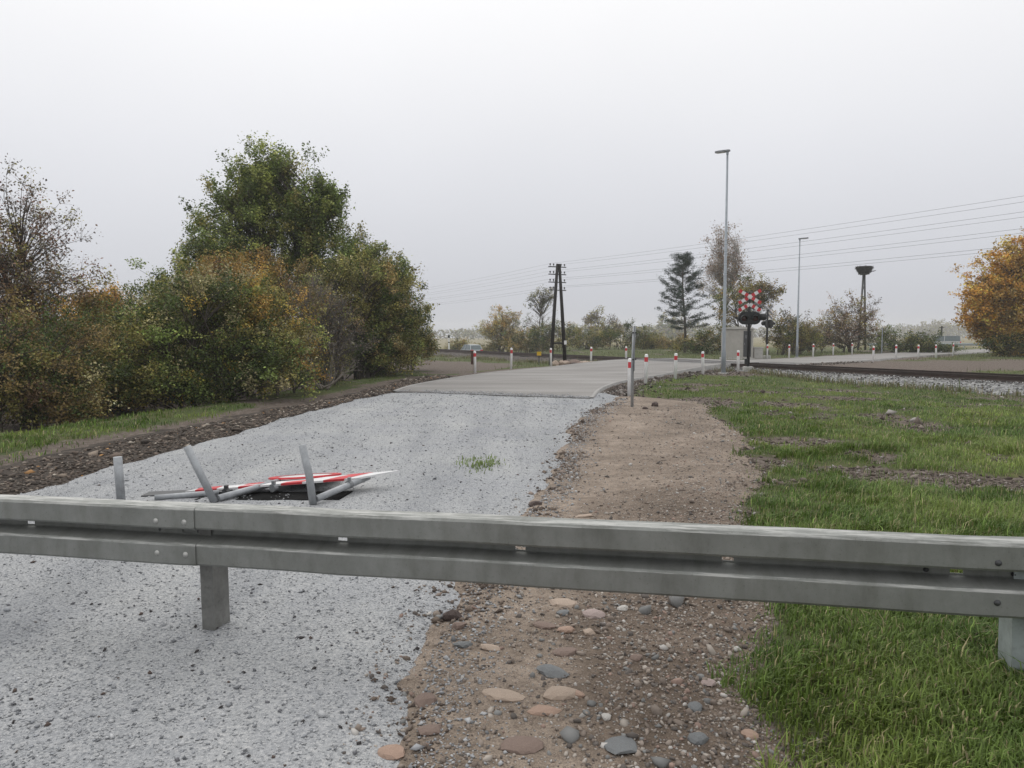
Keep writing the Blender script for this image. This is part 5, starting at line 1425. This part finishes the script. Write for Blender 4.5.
# ------------------------------------------------------------------ grass
def blades(name, label, P_, h_, w_, col, bend=.5):
    n_ = len(P_)
    az_ = 9 * fbm(P_[:, 0] * 1.6, P_[:, 1] * 1.6, 3) + rng.normal(size=n_) * 1.1; dx = np.c_[np.cos(az_), np.sin(az_), np.zeros(n_)]
    sd = np.c_[-np.sin(az_), np.cos(az_), np.zeros(n_)] * (w_ / 2)[:, None]
    bd = (rng.random(n_) ** 1.0 * bend * h_)[:, None]
    up_ = np.array([0, 0, 1.])
    m_ = P_ + up_ * (h_ * .62)[:, None] + dx * bd * .35
    t_ = P_ + up_ * (h_ * (1 - .35 * rng.random(n_)))[:, None] + dx * bd * 1.25
    V = np.stack([P_ - sd - up_ * .01, P_ + sd - up_ * .01, m_ + sd * .8, m_ - sd * .8, t_], 1).reshape(-1, 3)
    b0_ = np.arange(n_)[:, None] * 5
    Fq_ = b0_ + np.array([[0, 1, 2, 3]]); Ft_ = b0_ + np.array([[3, 2, 4]])
    o = np_mesh(name, V, [Fq_, Ft_], M_BLADE, None, np.repeat(col, 5, axis=0)); tag(o, label, 'grass', kind='stuff')
def turf(name, label, n_, y0, y1, xl, xr, h0, w0, pw=1.0, thin=.55, tall=1.0):
    x, y = scatter(n_, y0, y1, xl, xr, pw)
    b_ = bare(x, y); cl_ = fbm(x * 3.2, y * 3.2, 3)
    b_ = np.clip(b_ + .55 * (rng.random(len(x)) - .5) * (b_ > .05) + 1.1 * fbm(x * 6, y * 6, 2) * (b_ > .05), 0, .93)
    k_ = (rng.random(len(x)) < (1 - b_) ** 1.6 * (.30 + 2.2 * np.clip(cl_ + .18, 0, 1))) & (path_e(x, y) < .05) & (road_e(x, y) < -.25) & ~((np.abs(track_d(x, y)) < 2.35)) & ((x > -2) | (rng.random(len(x)) < 1 - .85 * sstep(13, 19, y)))
    x, y = x[k_], y[k_]; cl_ = cl_[k_]
    hh_ = h0 * np.exp(rng.normal(size=len(x)) * .35) * (1 + 1.9 * cl_) * (.75 + .6 * np.clip(fbm(x * .9 + 3, y * .9, 2) + .4, 0, 1)) * tall
    tn = fbm(x * .8 + 11, y * .8 + 5, 3)[:, None]
    g = np.array([[.098, .165, .032]]) * (1 + .8 * tn) + np.array([[.10, .07, .025]]) * np.clip(tn + .1, 0, 1) * 2.2
    dry = rng.random((len(x), 1))
    g = np.where(dry < .11, np.array([[.32, .28, .15]]), np.where(dry < .22, np.array([[.17, .25, .06]]), g)) * np.exp(rng.normal(size=(len(x), 1)) * .28)
    ww = w0 * rng.uniform(.6, 1.4, len(x))
    blades(name, label, np.c_[x, y, ground_z(x, y)], np.maximum(hh_, .015), ww, np.clip(g, .01, .6), .9)
turf('grass', 'lush green grass on the bank right of the earth path', 230000, 2.3, 12, lambda y: path_r(y) - .3, lambda y: .74 * y + .6, .052, .0062, 1.0)
turf('meadow_grass', 'short patchy meadow grass between the path and the railway', 120000, 10, 36, lambda y: np.maximum(path_r(np.minimum(y, 19)) - .3, 3), lambda y: np.minimum(.74 * y + .6, 24), .05, .012, 1.0)
turf('verge_grass', 'short green grass strip below the thicket left of the gravel road', 40000, 8, 33, lambda y: np.maximum(litter_l(y) - 5.0, -.74 * y - .5), lambda y: litter_l(y) - .2, .055, .013, 1.0)
def rough_grass(name, label, P_, h_, cols):
    n_ = len(P_)
    blades(name, label, P_, h_ * np.exp(rng.normal(size=n_) * .35), .018 * rng.uniform(.6, 1.4, n_), np.clip(pick(cols, n_) * np.exp(rng.normal(size=(n_, 1)) * .25), 0, .6), 1.0)
s_ = rng.uniform(-22, 75, 16000); d_ = -2.3 - np.abs(rng.normal(size=len(s_))) * .6; p = TP[None] + TD[None] * s_[:, None] + TN[None] * d_[:, None]
k_ = (road_e(p[:, 0], p[:, 1]) < -.4) & (fbm(p[:, 0] * .9, p[:, 1] * .9, 2) > -.1); p = p[k_]
rough_grass('trackside_weeds', 'rough weeds along the foot of the railway ballast', np.c_[p, ground_z(p[:, 0], p[:, 1])], np.full(len(p), .20), [(.13, .13, .06, 3), (.20, .17, .09, 3), (.10, .13, .045, 2)])
# rough grass at the foot of the far trees and bollards
x = rng.uniform(-6, 48, 26000); y = rng.uniform(34, 75, len(x))
k_ = (bare(x, y) < .4) & (road_e(x, y) < -.5) & (np.abs(track_d(x, y)) > 3.0) & (np.abs(x) < .72 * y); x, y = x[k_], y[k_]
rough_grass('far_grass', 'dull rough grass around the crossing and beyond the road', np.c_[x, y, ground_z(x, y)], np.full(len(x), .16), [(.13, .145, .06, 4), (.17, .155, .08, 2), (.10, .13, .045, 3)])
# little green tuft growing in the gravel
x = -.43 + rng.normal(size=420) * .13; y = 9.3 + rng.normal(size=420) * .22; k_ = fbm(x * 5, y * 5, 2) > -.12; x, y = x[k_], y[k_]
blades('weed_tuft', 'small bright green weed tuft growing alone in the middle of the gravel', np.c_[x, y, grav_z(x, y)], rng.uniform(.02, .06, len(x)), np.full(len(x), .012), np.array([[.17, .23, .065]]) * rng.uniform(.7, 1.3, (len(x), 1)), 1.2)

# ------------------------------------------------------------------ mist
m_h = bpy.data.materials.new('mist'); m_h.use_nodes = True
n, l = m_h.node_tree.nodes, m_h.node_tree.links
n.remove(n['Principled BSDF'])
pv = n.new('ShaderNodeVolumePrincipled'); pv.inputs['Color'].default_value = (.985, .99, 1.0, 1)
pv.inputs['Density'].default_value = .0007; pv.inputs['Anisotropy'].default_value = .1
l.new(pv.outputs[0], n['Material Output'].inputs['Volume'])
hz = MB().box((0, 400, 6.2), (1500, 1000, 19.0)).build('haze', m_h)
tag(hz, kind='stuff', label='thin pale mist lying over the whole place', cat='haze')
